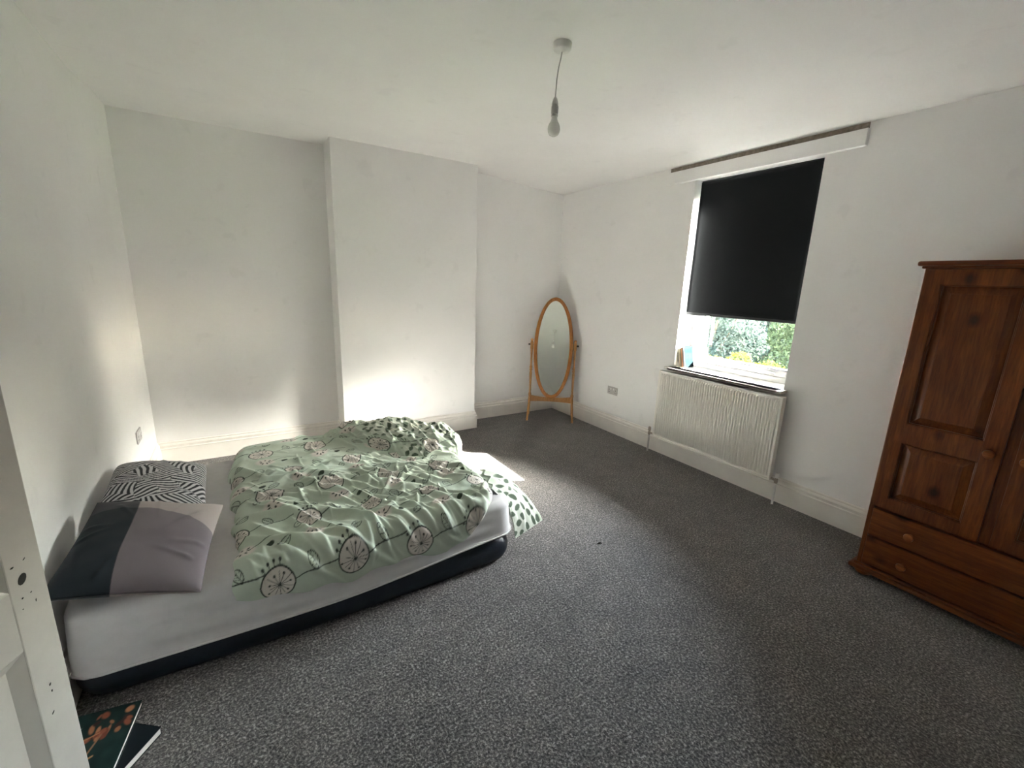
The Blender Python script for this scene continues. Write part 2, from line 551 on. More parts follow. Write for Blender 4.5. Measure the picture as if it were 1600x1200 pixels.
h = bm_obj('handle', bm, M['upvc'], win)
bm = bmesh.new()
wbox(bm, SX0 - 0.034, SX0 - 0.014, 1.83, 1.955, b0 + 0.018, b0 + 0.034, 0.006)
bm_obj('handle_lever', bm, M['upvc'], win)
bm = bmesh.new()
wbox(bm, 3.385, 3.70, WY0 + 0.001, WY1 - 0.001, WZ0 - 0.022, WZ0, 0.006)
wbox(bm, 3.385, XR + 0.002, WY0 - 0.03, WY1 + 0.035, WZ0 - 0.022, WZ0, 0.006)
bm_obj('sill', bm, M['gloss'], win)

# boxed pelmet above the window, open along its top edge
tr = struct(empty('trim_1', (XR, 2.17, 2.525)))
bm = bmesh.new()
add_box(bm, -0.034, -0.020, -0.762, 0.762, 0.0, 0.100, 0.002)
add_box(bm, -0.020, 0.004, -0.762, -0.748, 0.0, 0.100, 0.001)
add_box(bm, -0.020, 0.004, 0.748, 0.762, 0.0, 0.100, 0.001)
add_box(bm, -0.020, 0.004, -0.748, 0.748, 0.0, 0.012, 0.001)
bm_obj('pelmet_board', bm, M['wall'], tr)
M['bare'] = simple('dull_brown', (0.30, 0.26, 0.22), 0.9, 0.1, 0, 0.25, 40)
box('brown_strip', -0.004, 0.002, -0.755, 0.755, 0.085, 0.142, M['bare'], tr)  # thin mottled brown strip on the wall along the pelmet's top edge

# ================================================================== OBJECTS
# ------------------------------------------------------------------ roller blind
bl = tag(empty('roller_blind', (3.56, 2.142, 2.505)), 'black roller blind pulled three quarters down over the window', 'blind')
BW = 0.483
rm = Matrix.Rotation(PI / 2, 4, 'X')
lathe('roller_tube', [(0.0, -BW), (0.019, -BW), (0.019, BW), (0.0, BW)], M['blindbar'], bl, 20, Matrix.Translation((0, 0, 0)) @ rm)
nz, ny = 40, 30
zz, yy = np.meshgrid(np.linspace(0.004, -1.112, nz), np.linspace(-BW, BW, ny), indexing='ij')
edge = np.abs(yy / BW) ** 6
bx_ = -0.019 + 0.004 * np.sin(zz * 2.7) - 0.003 * edge * np.sin(zz * 6 + 1)
V1 = np.stack([bx_, yy, zz], -1).reshape(-1, 3)
V2 = V1 + np.array([0.0012, 0, 0])
F = grid_faces(nz, ny)
def shell(V1, V2, nu, nv):
    F = grid_faces(nu, nv); n = nu * nv
    I = np.arange(n).reshape(nu, nv)
    loop = np.concatenate([I[0, :], I[1:, -1], I[-1, -2::-1], I[-2:0:-1, 0]])
    nx = np.roll(loop, -1)
    side = np.stack([loop, loop + n, nx + n, nx], 1)
    return np.vstack([V1, V2]), np.vstack([F, F[:, ::-1] + n, side])
V, F = shell(V1, V2, nz, ny)
np_mesh('fabric', V, F, M['blind'], bl)
box('bottom_bar', -0.023, -0.011, -BW, BW, -1.128, -1.106, M['blindbar'], bl, 0.003, 2)
for s in (-1, 1):
    box('bracket', -0.024, 0.024, s * (BW + 0.004) - 0.004, s * (BW + 0.004) + 0.004, -0.024, 0.022, M['plastic'], bl, 0.002)

# ------------------------------------------------------------------ radiator
RY0, RY1, RZ0, RZ1 = 1.585, 2.725, 0.185, 0.845
rad = tag(empty('radiator', (XR, (RY0 + RY1) / 2, 0)), 'cream ribbed panel radiator on the wall under the window', 'radiator')
yc_ = (RY0 + RY1) / 2
NR = 47
ny_ = NR * 8 + 1
t = np.linspace(0, 1, ny_)
yv = (RY0 + 0.018 + t * (RY1 - RY0 - 0.036)) - yc_
ph = (t * NR) % 1.0
dep = 0.015 * sstep(0.10, 0.26, ph) * (1 - sstep(0.62, 0.78, ph))
zs_ = np.array([RZ0 + 0.012, RZ0 + 0.03, RZ0 + 0.036, RZ1 - 0.036, RZ1 - 0.03, RZ1 - 0.012])
zk = np.array([0, 0, 1, 1, 0, 0])
X = -0.103 - np.outer(zk, dep)
V = np.stack([X, np.tile(yv, (6, 1)), np.tile(zs_[:, None], (1, ny_))], -1).reshape(-1, 3)
np_mesh('ribbed_front', V, grid_faces(6, ny_), M['radiator'], rad, smooth=False)
bm = bmesh.new()
add_box(bm, -0.112, -0.060, RY0 - yc_, RY0 + 0.019 - yc_, RZ0, RZ1, 0.004, 2)
add_box(bm, -0.112, -0.060, RY1 - 0.019 - yc_, RY1 - yc_, RZ0, RZ1, 0.004, 2)
add_box(bm, -0.112, -0.060, RY0 + 0.015 - yc_, RY1 - 0.015 - yc_, RZ1 - 0.013, RZ1, 0.004, 2)
add_box(bm, -0.112, -0.060, RY0 + 0.015 - yc_, RY1 - 0.015 - yc_, RZ0, RZ0 + 0.013, 0.004, 2)
add_box(bm, -0.072, -0.060, RY0 + 0.01 - yc_, RY1 - 0.01 - yc_, RZ0 + 0.005, RZ1 - 0.005, 0.002)
bm_obj('panel_frame', bm, M['radiator'], rad)
for yb in (RY0 + 0.18, RY1 - 0.18):
    box('wall_bracket', -0.061, 0.0, yb - 0.02 - yc_, yb + 0.02 - yc_, RZ0 + 0.06, RZ1 - 0.06, M['radiator'], rad)
for s, yp, pm in ((-1, RY0 - 0.040, 'plastic'), (1, RY1 + 0.058, 'greyplastic')):
    y_ = yp - yc_
    vv = bpy.data.objects.new('valve', None); COL.objects.link(vv); vv.parent = rad
    lathe('valve_body', [(0, 0.175), (0.011, 0.175), (0.013, 0.185), (0.013, 0.208), (0.009, 0.212), (0.009, 0.219), (0, 0.219)], M['brass'], vv, 14, Matrix.Translation((-0.085, y_, 0)))
    lathe('valve_cap', [(0, 0.219), (0.013, 0.219), (0.015, 0.225), (0.014, 0.252), (0.010, 0.257), (0, 0.257)], M['plastic'] if s < 0 else M['brass'], vv, 14, Matrix.Translation((-0.085, y_, 0)))
    tube('pipe', [(-0.085, y_, 0.0), (-0.085, y_, 0.176)], 0.0085, M['plastic'] if s < 0 else M['greyplastic'], vv, 12)
    tube('elbow', [(-0.085, y_, 0.196), (-0.086, (RY0 - 0.002 if s < 0 else RY1 + 0.002) - yc_, 0.202)], 0.009, M['brass'], vv, 10)

# ------------------------------------------------------------------ sockets
def socket(name, loc, rotz, label):
    e = tag(empty(name, loc, rotz), label, 'socket')
    box('face_plate', -0.073, 0.073, -0.009, 0.0, -0.043, 0.043, M['greyplastic'], e, 0.003, 2)
    for s in (-1, 1):
        box('rocker_switch', s * 0.022 - 0.008, s * 0.022 + 0.008, -0.012, -0.008, 0.008, 0.030, M['plastic'], e, 0.002)
        b = bmesh.new()
        add_box(b, s * 0.048 - 0.003, s * 0.048 + 0.003, -0.0096, -0.0088, 0.002, 0.012)
        add_box(b, s * 0.048 - 0.014, s * 0.048 - 0.006, -0.0096, -0.0088, -0.020, -0.015)
        add_box(b, s * 0.048 + 0.006, s * 0.048 + 0.014, -0.0096, -0.0088, -0.020, -0.015)
        bm_obj('pin_holes', b, M['darkplastic'], e)
    return e
socket('wall_socket', (XR, 3.412, 0.475), -PI / 2, 'small grey double wall socket between cheval mirror and radiator')
socket('wall_socket', (XL, 3.84, 0.470), PI / 2, 'grey double wall socket above the bed head near the alcove corner')

# ------------------------------------------------------------------ ceiling pendant
pe = tag(empty('ceiling_pendant', (1.361, 1.828, HC)), 'bare white bulb hanging on a short cord from the ceiling', 'lamp')
lathe('ceiling_rose', [(0, -0.034), (0.012, -0.034), (0.016, -0.031), (0.036, -0.029), (0.041, -0.024), (0.043, -0.004), (0.0435, 0.004), (0, 0.004)], M['plastic'], pe, 28)
cp = [(0.0, 0, -0.033), (-0.005, 0, -0.06), (-0.014, 0.001, -0.10), (-0.020, 0.002, -0.15), (-0.022, 0.002, -0.20), (-0.023, 0.002, -0.232)]
tube('cord', cp, 0.0026, M['greyplastic'], pe, 8)
Mh = Matrix.Translation((-0.023, 0.002, 0))
lathe('lamp_holder', [(0.0, -0.222), (0.005, -0.222), (0.010, -0.230), (0.0145, -0.246), (0.0155, -0.253), (0.013, -0.254), (0.013, -0.258), (0.0165, -0.259), (0.0165, -0.291),
                      (0.0135, -0.292), (0.0135, -0.296), (0.016, -0.297), (0.016, -0.302), (0, -0.302)], M['greyplastic'], pe, 20, Mh)
lathe('bulb_collar', [(0, -0.300), (0.0135, -0.300), (0.0140, -0.312), (0.019, -0.325), (0.0215, -0.330), (0, -0.330)], M['plastic'], pe, 20, Mh)
lathe('bulb', [(0.0, -0.326), (0.0212, -0.329), (0.0265, -0.341), (0.029, -0.354), (0.0275, -0.367), (0.021, -0.379), (0.011, -0.385), (0, -0.387)], M['bulb'], pe, 24, Mh)

# ------------------------------------------------------------------ wardrobe
WX0, WX1, WYA, WYB, WTOP = 2.99, 3.45, -0.075, 0.845, 1.745
wd = tag(empty('wardrobe', (WX0, (WYA + WYB) / 2, 0)), 'dark stained pine wardrobe with panelled doors and two drawers', 'wardrobe')
hy = (WYB - WYA) / 2
bm = bmesh.new()
add_box(bm, 0.0, 0.46, hy - 0.022, hy, 0.045, WTOP, 0.003)
add_box(bm, 0.0, 0.46, -hy, -hy + 0.022, 0.045, WTOP, 0.003)
add_box(bm, 0.44, 0.46, -hy + 0.02, hy - 0.02, 0.045, WTOP)
add_box(bm, 0.02, 0.44, -hy + 0.02, hy - 0.02, 0.425, 0.443)
add_box(bm, 0.02, 0.44, -hy + 0.02, hy - 0.02, WTOP - 0.02, WTOP)
add_box(bm, 0.004, 0.03, -0.030, 0.030, 0.44, WTOP - 0.05, 0.003)
add_box(bm, 0.004, 0.03, -hy + 0.02, hy - 0.02, WTOP - 0.07, WTOP, 0.002)
bm_obj('carcass', bm, M['pine_v'], wd)
bm = bmesh.new()
add_box(bm, -0.030, 0.47, -hy - 0.028, hy + 0.028, WTOP + 0.012, WTOP + 0.036, 0.009, 3)
add_box(bm, -0.010, 0.465, -hy - 0.012, hy + 0.012, WTOP, WTOP + 0.014, 0.004, 2)
bm_obj('cornice', bm, M['pine_h'], wd)
bm = bmesh.new()
add_box(bm, -0.032, 0.465, -hy - 0.028, hy + 0.028, 0.036, 0.062, 0.009, 3)
add_box(bm, -0.014, 0.462, -hy - 0.010, hy + 0.010, 0.060, 0.074, 0.005, 2)
bm_obj('plinth', bm, M['pine_h'], wd)
for x_ in (0.03, 0.41):
    for y_ in (-hy + 0.05, hy - 0.035):
        lathe('bun_foot', [(0, 0), (0.026, 0), (0.040, 0.008), (0.044, 0.018), (0.038, 0.030), (0.026, 0.038), (0, 0.038)], M['pine_plain'], wd, 18, Matrix.Translation((x_, y_, 0)))
def knob(parent, y, z):
    mt = Matrix.Translation((-0.018, y, z)) @ Matrix.Rotation(-PI / 2, 4, 'Y')
    lathe('knob', [(0, -0.012), (0.013, -0.012), (0.011, 0.004), (0.010, 0.010), (0.018, 0.016), (0.0225, 0.024), (0.0205, 0.033), (0.011, 0.039), (0, 0.040)], M['pine_plain'], parent, 18, mt)
def raised_panel(parent, y0, y1, z0, z1):
    """fielded panel: groove, bevel and flat field"""
    bm = bmesh.new()
    rings = []
    for inset, x in ((0.0, 0.010), (0.004, 0.004), (0.010, 0.008), (0.040, -0.003), (0.044, -0.006)):
        rings.append([bm.verts.new((x, y0 + inset, z0 + inset)), bm.verts.new((x, y1 - inset, z0 + inset)), bm.verts.new((x, y1 - inset, z1 - inset)), bm.verts.new((x, y0 + inset, z1 - inset))])
    for A, B in zip(rings[:-1], rings[1:]):
        for k in range(4): bm.faces.new((A[k], A[(k + 1) % 4], B[(k + 1) % 4], B[k]))
    bm.faces.new(rings[-1])
    bk = [bm.verts.new((0.012, v.co.y, v.co.z)) for v in rings[0]]
    for k in range(4): bm.faces.new((rings[0][k], rings[0][(k + 1) % 4], bk[(k + 1) % 4], bk[k]))
    bm.faces.new(bk[::-1])
    o = bm_obj('raised_panel', bm, M['pine_v'], parent)
    # moulding bead round the panel
    bm = bmesh.new()
    for (a, b, c, d) in ((y0 - 0.004, y1 + 0.004, z0 - 0.006, z0 + 0.006), (y0 - 0.004, y1 + 0.004, z1 - 0.006, z1 + 0.006)):
        add_box(bm, -0.011, 0.006, a, b, c, d, 0.004, 2)
    for (a, b) in ((y0 - 0.006, y0 + 0.006), (y1 - 0.006, y1 + 0.006)):
        add_box(bm, -0.011, 0.006, a, b, z0 - 0.004, z1 + 0.004, 0.004, 2)
    bm_obj('panel_bead', bm, M['pine_v'], parent)
    return o
DZ0, DZ1 = 0.446, WTOP - 0.004
for (y0, y1, ks) in ((0.020, hy - 0.006, 1), (-hy + 0.006, -0.020, -1)):
    dr = bpy.data.objects.new('door', None); COL.objects.link(dr); dr.parent = wd
    st = 0.072
    pz = (DZ0 + 0.065, 0.835, 0.945, DZ1 - 0.075)
    bm = bmesh.new()
    add_box(bm, -0.016, 0.008, y0, y0 + st, DZ0, DZ1, 0.003, 2)
    add_box(bm, -0.016, 0.008, y1 - st, y1, DZ0, DZ1, 0.003, 2)
    for (z0, z1) in ((DZ0, pz[0]), (pz[1], pz[2]), (pz[3], DZ1)):
        add_box(bm, -0.0155, 0.008, y0 + st - 0.002, y1 - st + 0.002, z0, z1, 0.002, 2)
    bm_obj('door_frame', bm, M['pine_v'], dr)
    raised_panel(dr, y0 + st, y1 - st, pz[0], pz[1])
    raised_panel(dr, y0 + st, y1 - st, pz[2], pz[3])
    knob(dr, (y0 + 0.040) if ks > 0 else (y1 - 0.040), 0.892)
for (z0, z1) in ((0.262, 0.428), (0.082, 0.252)):
    dw = box('drawer', -0.012, 0.02, -hy + 0.024, hy - 0.024, z0, z1, M['pine_h'], wd, 0.005, 2)
    for y_ in (-0.255, 0.255):
        knob(dw, y_, (z0 + z1) / 2)

# ------------------------------------------------------------------ cheval mirror
cm = tag(empty('cheval_mirror', (3.065, 3.990, 0), math.atan2(-0.615, 0.788)), 'oval cheval mirror in a honey pine stand in the corner', 'mirror')
PY = 0.155           # posts stand this far behind the front feet
tilt = empty('mirror_oval', (0, PY, 0.905), 0, (math.radians(-17), 0, 0)); tilt.parent = cm
def oval(a, b, n=72):
    return [(a * math.cos(2 * PI * k / n), b * math.sin(2 * PI * k / n)) for k in range(n)]
prof = [(0.000, -0.002), (0.000, -0.010), (0.008, -0.017), (0.024, -0.019), (0.038, -0.015), (0.042, -0.006), (0.042, 0.010), (0.036, 0.014), (0.000, 0.014)]
A_, B_ = 0.190, 0.565
verts, faces = [], []
NO = 72
for k in range(NO):
    for d, y in prof:
        th = 2 * PI * k / NO
        verts.append(((A_ + d) * math.cos(th), y, -0.03 + (B_ + d) * math.sin(th)))
m_ = len(prof)
for k in range(NO):
    for j in range(m_):
        faces.append((k * m_ + j, ((k + 1) % NO) * m_ + j, ((k + 1) % NO) * m_ + (j + 1) % m_, k * m_ + (j + 1) % m_))
fo = mesh_obj('oval_frame', verts, faces, M['honey'], tilt, True)
fo.data.set_sharp_from_angle(angle=math.radians(60))
bm = bmesh.new()
def disc(bm, a, b, y):
    return [bm.verts.new((x, y, -0.03 + z)) for x, z in oval(a, b)]
r1 = disc(bm, A_ + 0.004, B_ + 0.004, -0.0045); r0 = disc(bm, A_ - 0.010, B_ - 0.010, -0.0065); r3 = disc(bm, A_ + 0.004, B_ + 0.004, 0.0)
for k in range(72):
    bm.faces.new((r1[k], r1[(k + 1) % 72], r0[(k + 1) % 72], r0[k]))
    bm.faces.new((r1[k], r1[(k + 1) % 72], r3[(k + 1) % 72], r3[k]))
bm.faces.new(r0); bm.faces.new(r3)
bm_obj('mirror_glass', bm, M['mirror'], tilt)
PW = 0.256
postprof = [(0, 0.215), (0.013, 0.215), (0.014, 0.275), (0.0175, 0.283), (0.0185, 0.295), (0.016, 0.307), (0.0115, 0.318), (0.0125, 0.40), (0.0155, 0.52), (0.0165, 0.56), (0.012, 0.585), (0.017, 0.592),
            (0.0175, 0.603), (0.012, 0.612), (0.016, 0.620), (0.0165, 0.635), (0.0115, 0.650), (0.0105, 0.70), (0.0125, 0.80), (0.0145, 0.845), (0.0175, 0.852), (0.0185, 0.860), (0.0185, 0.925),
            (0.0165, 0.935), (0.011, 0.942), (0.016, 0.952), (0.0165, 0.962), (0.012, 0.972), (0, 0.975)]
for s in (-1, 1):
    lathe('post', postprof, M['honey_light'], cm, 16, Matrix.Translation((s * PW, PY, 0)))
    tube('pivot_rod', [(s * (PW - 0.036), PY, 0.905), (s * (PW + 0.02), PY, 0.905)], 0.004, M['brass'], cm, 10)
    lathe('pivot_knob', [(0, 0), (0.007, 0), (0.011, 0.006), (0.011, 0.018), (0.006, 0.024), (0, 0.024)], M['darkplastic'], cm, 14,
          Matrix.Translation((s * (PW + 0.018), PY, 0.905)) @ Matrix.Rotation(s * PI / 2, 4, 'Y'))
    for yf in (0.0, 0.275):
        pts, rr = [], []
        for k in range(9):
            q = k / 8
            yy_ = PY + (yf - PY) * (q ** 0.75)
            zz_ = 0.262 * (1 - q) + 0.002 * q
            pts.append((s * (PW + 0.014 * q), yy_, zz_)); rr.append(0.0135 - 0.002 * q + 0.003 * math.exp(-((q - 0.1) / 0.1) ** 2))
        tube('foot', pts, rr, M['honey_light'], cm, 12)
bm = bmesh.new()
n_ = 20
ring = []
for k in range(n_ + 1):
    x_ = -PW + 2 * PW * k / n_
    zt = 0.282 - 0.020 * (1 - (x_ / PW) ** 2)
    zb = 0.205 + 0.010 * (1 - (x_ / PW) ** 2)
    ring.append([bm.verts.new((x_, PY - 0.009, zb)), bm.verts.new((x_, PY + 0.009, zb)), bm.verts.new((x_, PY + 0.009, zt)), bm.verts.new((x_, PY - 0.009, zt))])
for A, B in zip(ring[:-1], ring[1:]):
    for j in range(4): bm.faces.new((A[j], A[(j + 1) % 4], B[(j + 1) % 4], B[j]))
bm.faces.new(ring[0]); bm.faces.new(ring[-1])
bm_obj('stretcher', bm, M['honey_light'], cm)

# ------------------------------------------------------------------ open door in the foreground
DE = Vector((-0.397, 1.212)); dang = math.radians(25)
du = Vector((math.sin(dang), math.cos(dang)))
DW = 0.64
hinge = DE - du * DW
dobj = struct(empty('door_1', (hinge.x, hinge.y, 0.012), math.atan2(du.y, du.x)))
# local: x along the leaf to its free edge, y towards the back of the leaf (face we see is y = 0, normal -y)
TH = 0.036
bm = bmesh.new()
ST = 0.076
rails = [(0.0, 0.20), (0.824, 0.962), (1.87, 1.96)]
add_box(bm, 0, ST, 0, TH, 0, 1.96, 0.003, 2)
add_box(bm, DW - ST, DW, 0, TH, 0, 1.96, 0.003, 2)
add_box(bm, DW / 2 - 0.045, DW / 2 + 0.045, 0.0005, TH - 0.0005, 0.1, 1.9, 0.002)
for z0, z1 in rails: add_box(bm, ST - 0.002, DW - ST + 0.002, 0.0003, TH - 0.0003, z0, z1, 0.002)
bm_obj('door_frame', bm, M['door'], dobj)
for (x0, x1) in ((ST, DW / 2 - 0.045), (DW / 2 + 0.045, DW - ST)):
    for (z0, z1) in ((0.20, 0.824), (0.962, 1.87)):
        bm = bmesh.new()
        rings = []
        for inset, y in ((0.0, 0.001), (0.025, 0.016)):
            rings.append([bm.verts.new((x0 + inset, y, z0 + inset)), bm.verts.new((x1 - inset, y, z0 + inset)), bm.verts.new((x1 - inset, y, z1 - inset)), bm.verts.new((x0 + inset, y, z1 - inset))])
        for k in range(4): bm.faces.new((rings[0][k], rings[0][(k + 1) % 4], rings[1][(k + 1) % 4], rings[1][k]))
        bm.faces.new(rings[1])
        bk = [bm.verts.new((v.co.x, TH - 0.006, v.co.z)) for v in rings[0]]
        for k in range(4): bm.faces.new((rings[0][k], rings[0][(k + 1) % 4], bk[(k + 1) % 4], bk[k]))
        bm.faces.new(bk)
        bm_obj('door_panel', bm, M['door'], dobj)
def door_mark(x, z, a, b, rot, name='paint_chip', mat='hole', d=0.0006):
    n = 14
    bm = bmesh.new()
    c, s = math.cos(rot), math.sin(rot)
    rr = [1 + 0.22 * random.uniform(-1, 1) for _ in range(n)]
    if name == 'lock_hole': rr = [1] * n
    f = [bm.verts.new((x + rr[k] * (a * math.cos(2 * PI * k / n) * c - b * math.sin(2 * PI * k / n) * s), -d, z + rr[k] * (a * math.cos(2 * PI * k / n) * s + b * math.sin(2 * PI * k / n) * c))) for k in range(n)]
    g = [bm.verts.new((v.co.x, 0.001, v.co.z)) for v in f]
    bm.faces.new(f); bm.faces.new(g[::-1])
    for k in range(n): bm.faces.new((f[k], f[(k + 1) % n], g[(k + 1) % n], g[k]))
    bm_obj(name, bm, M[mat], dobj)
def dloc(xl, z): return DW - (0.7 - xl) * 1.2, 1.6 - (1.6 - z) * 1.2 - 0.012
door_mark(*dloc(0.6610, 1.0870), 0.0120, 0.0082, math.radians(62), 'lock_hole')
for xl, z, a, b, r in ((0.6643, 0.8675, 0.005, 0.0025, 1.2), (0.6648, 0.8528, 0.005, 0.002, 1.4), (0.6582, 0.8116, 0.006, 0.0018, 0.8), (0.6498, 1.1155, 0.006, 0.002, 0.1),
                       (0.6547, 1.0543, 0.0035, 0.002, 0.4), (0.6747, 1.0355, 0.005, 0.0012, 1.4), (0.6697, 1.0549, 0.003, 0.0015, 0.5), (0.6713, 1.1185, 0.005, 0.0015, 0.7), (0.6516, 1.0356, 0.002, 0.0014, 0.5)):
    door_mark(*dloc(xl, z), a * 0.62, b * 0.75, r)

# ------------------------------------------------------------------ air bed + fitted sheet
BX0, BX1, BY0, BY1, BZ = -0.632, 1.262, 1.952, 3.300, 0.385
def bed_loop(off, n=240, rad=0.11):
    """points round the bed outline, counter clockwise, with side bulge"""
    L1, L2 = BX1 - BX0 + 2 * off - 2 * rad, BY1 - BY0 + 2 * off - 2 * rad
    x0, x1, y0, y1 = BX0 - off, BX1 + off, BY0 - off, BY1 + off
    segs = [L1, PI / 2 * rad, L2, PI / 2 * rad, L1, PI / 2 * rad, L2, PI / 2 * rad]
    tot = sum(segs)
    out = []
    for k in range(n):
        s = tot * k / n
        for i, g in enumerate(segs):
            if s <= g or i == 7: break
            s -= g
        b1 = 0.022 * math.sin(PI * s / L1) if i in (0, 4) else 0
        b2 = 0.014 * math.sin(PI * s / L2) if i in (2, 6) else 0
        if i == 0: p = (x0 + rad + s, y0 - b1)
        elif i == 1: a = -PI / 2 + s / rad; p = (x1 - rad + rad * math.cos(a), y0 + rad + rad * math.sin(a))
        elif i == 2: p = (x1 + b2, y0 + rad + s)
        elif i == 3: a = s / rad; p = (x1 - rad + rad * math.cos(a), y1 - rad + rad * math.sin(a))
        elif i == 4: p = (x1 - rad - s, y1 + b1)
        elif i == 5: a = PI / 2 + s / rad; p = (x0 + rad + rad * math.cos(a), y1 - rad + rad * math.sin(a))
        elif i == 6: p = (x0 - b2, y1 - rad - s)
        else: a = PI + s / rad; p = (x0 + rad + rad * math.cos(a), y0 + rad + rad * math.sin(a))
        out.append(p)
    return np.array(out)
ab = tag(empty('air_bed', ((BX0 + BX1) / 2, (BY0 + BY1) / 2, 0)), 'low navy blue double air bed lying on the carpet', 'bed')
oc = np.array([(BX0 + BX1) / 2, (BY0 + BY1) / 2])
def loft(name, levels, mat, parent, n=240, cap=True):
    V, F = [], []
    for off, z in levels:
        lp = bed_loop(off, n) - oc
        V.append(np.column_stack([lp, np.full(n, z)]))
    V = np.vstack(V)
    k = len(levels)
    I = np.arange(n * k).reshape(k, n)
    F = np.stack([I[:-1].ravel(), np.roll(I, -1, 1)[:-1].ravel(), np.roll(I, -1, 1)[1:].ravel(), I[1:].ravel()], 1)
    o = np_mesh(name, V, F, mat, parent)
    if cap:
        bm = bmesh.new(); bm.from_mesh(o.data); bm.verts.ensure_lookup_table()
        bm.faces.new([bm.verts[i] for i in I[0]][::-1]); bm.faces.new([bm.verts[i] for i in I[-1]])
        bm.to_mesh(o.data); bm.free()
    return o
loft('lower_chamber', [(-0.05, 0.0), (-0.012, 0.004), (0.006, 0.022), (0.016, 0.055), (0.018, 0.085), (0.012, 0.115), (0.0, 0.138), (-0.010, 0.147), (-0.03, 0.150)], M['navy'], ab)
loft('upper_chamber', [(-0.03, 0.150), (-0.010, 0.153), (0.0, 0.165), (0.004, 0.20), (0.004, 0.28), (-0.006, 0.335), (-0.025, 0.362), (-0.06, 0.372)], M['navy'], ab)

# sheet: hem to top, then concentric rings over the top
NL = 420
lp0 = bed_loop(0.0, NL)
xn = lp0[:, 0]
near = (lp0[:, 1] < (BY0 + 0.2)) * sstep(BX0 + 0.10, BX0 + 0.35, xn) * (1 - sstep(BX1 - 0.3, BX1 - 0.1, xn))
hem = 0.128 + 0.058 * sstep(0.2, 1.25, xn)
rows = []
nb = 34
for k in range(nb):
    t = k / (nb - 1)
    z = hem + (BZ - 0.045 - hem) * t
    off = 0.024 - 0.010 * t + 0.004 * math.exp(-(t / 0.06) ** 2)
    wr = 0.0065 * np.sin(13 * (z - 0.1) * 6 + 2.2 * xn + 3 * vnoise(xn, z * 4, 1.3, 5)) * near * np.sin(PI * t) * (0.4 + vnoise(xn, z, 2.2, 8))
    lp = bed_loop(off, NL)
    d = lp - np.clip(lp, [BX0 + 0.15, BY0 + 0.15], [BX1 - 0.15, BY1 - 0.15])
    d /= np.linalg.norm(d, axis=1)[:, None]
    lp = lp + d * wr[:, None]
    rows.append(np.column_stack([lp, z]))
for k in range(1, 10):
    a = k / 9 * PI / 2
    off = 0.014 - 0.045 * (1 - math.cos(a))
    rows.append(np.column_stack([bed_loop(off, NL), np.full(NL, BZ - 0.045 + 0.045 * math.sin(a))]))
last = bed_loop(0.014 - 0.045, NL)
cx, cy = oc
for k in range(1, 26):
    f = 1 - k / 26.0 * 0.995
    lp = oc + (last - oc) * f
    z = BZ + 0.008 * (1 - f) + 0.004 * (vnoise(lp[:, 0], lp[:, 1], 6, 3) - 0.5) + 0.002 * np.sin(lp[:, 0] * 40 + 4 * vnoise(lp[:, 0], lp[:, 1], 3, 9)) * (1 - f)
    rows.append(np.column_stack([lp, z]))
V = np.vstack(rows)
k = len(rows)
I = np.arange(NL * k).reshape(k, NL)
F = np.stack([I[:-1].ravel(), np.roll(I, -1, 1)[:-1].ravel(), np.roll(I, -1, 1)[1:].ravel(), I[1:].ravel()], 1)
fs = tag(np_mesh('fitted_sheet', V, F, M['sheet']), 'pale grey fitted sheet stretched over the air bed', 'sheet')
so = fs.modifiers.new('thickness', 'SOLIDIFY'); so.thickness = 0.003; so.offset = -1
hemlp = np.column_stack([bed_loop(0.029, NL), hem])
tube('elastic_hem', [tuple(p) for p in hemlp[::3]] + [tuple(hemlp[0])], 0.005, M['sheet'], fs, 8)

# ------------------------------------------------------------------ prints
GREEN = np.array(s2l((186, 198, 182))); INK = np.array(s2l((52, 58, 54))); PALE = np.array(s2l((212, 206, 198)))
MINT = np.array(s2l((200, 216, 205))); LEAFDK = np.array(s2l((82, 96, 80))); BACKP = np.array(s2l((204, 211, 198)))

def seg_dist(px, py, a, b):
    ax, ay = a; bx, by = b
    dx, dy = bx - ax, by - ay
    t = np.clip(((px - ax) * dx + (py - ay) * dy) / (dx * dx + dy * dy + 1e-12), 0, 1)
    return np.hypot(px - ax - t * dx, py - ay - t * dy)

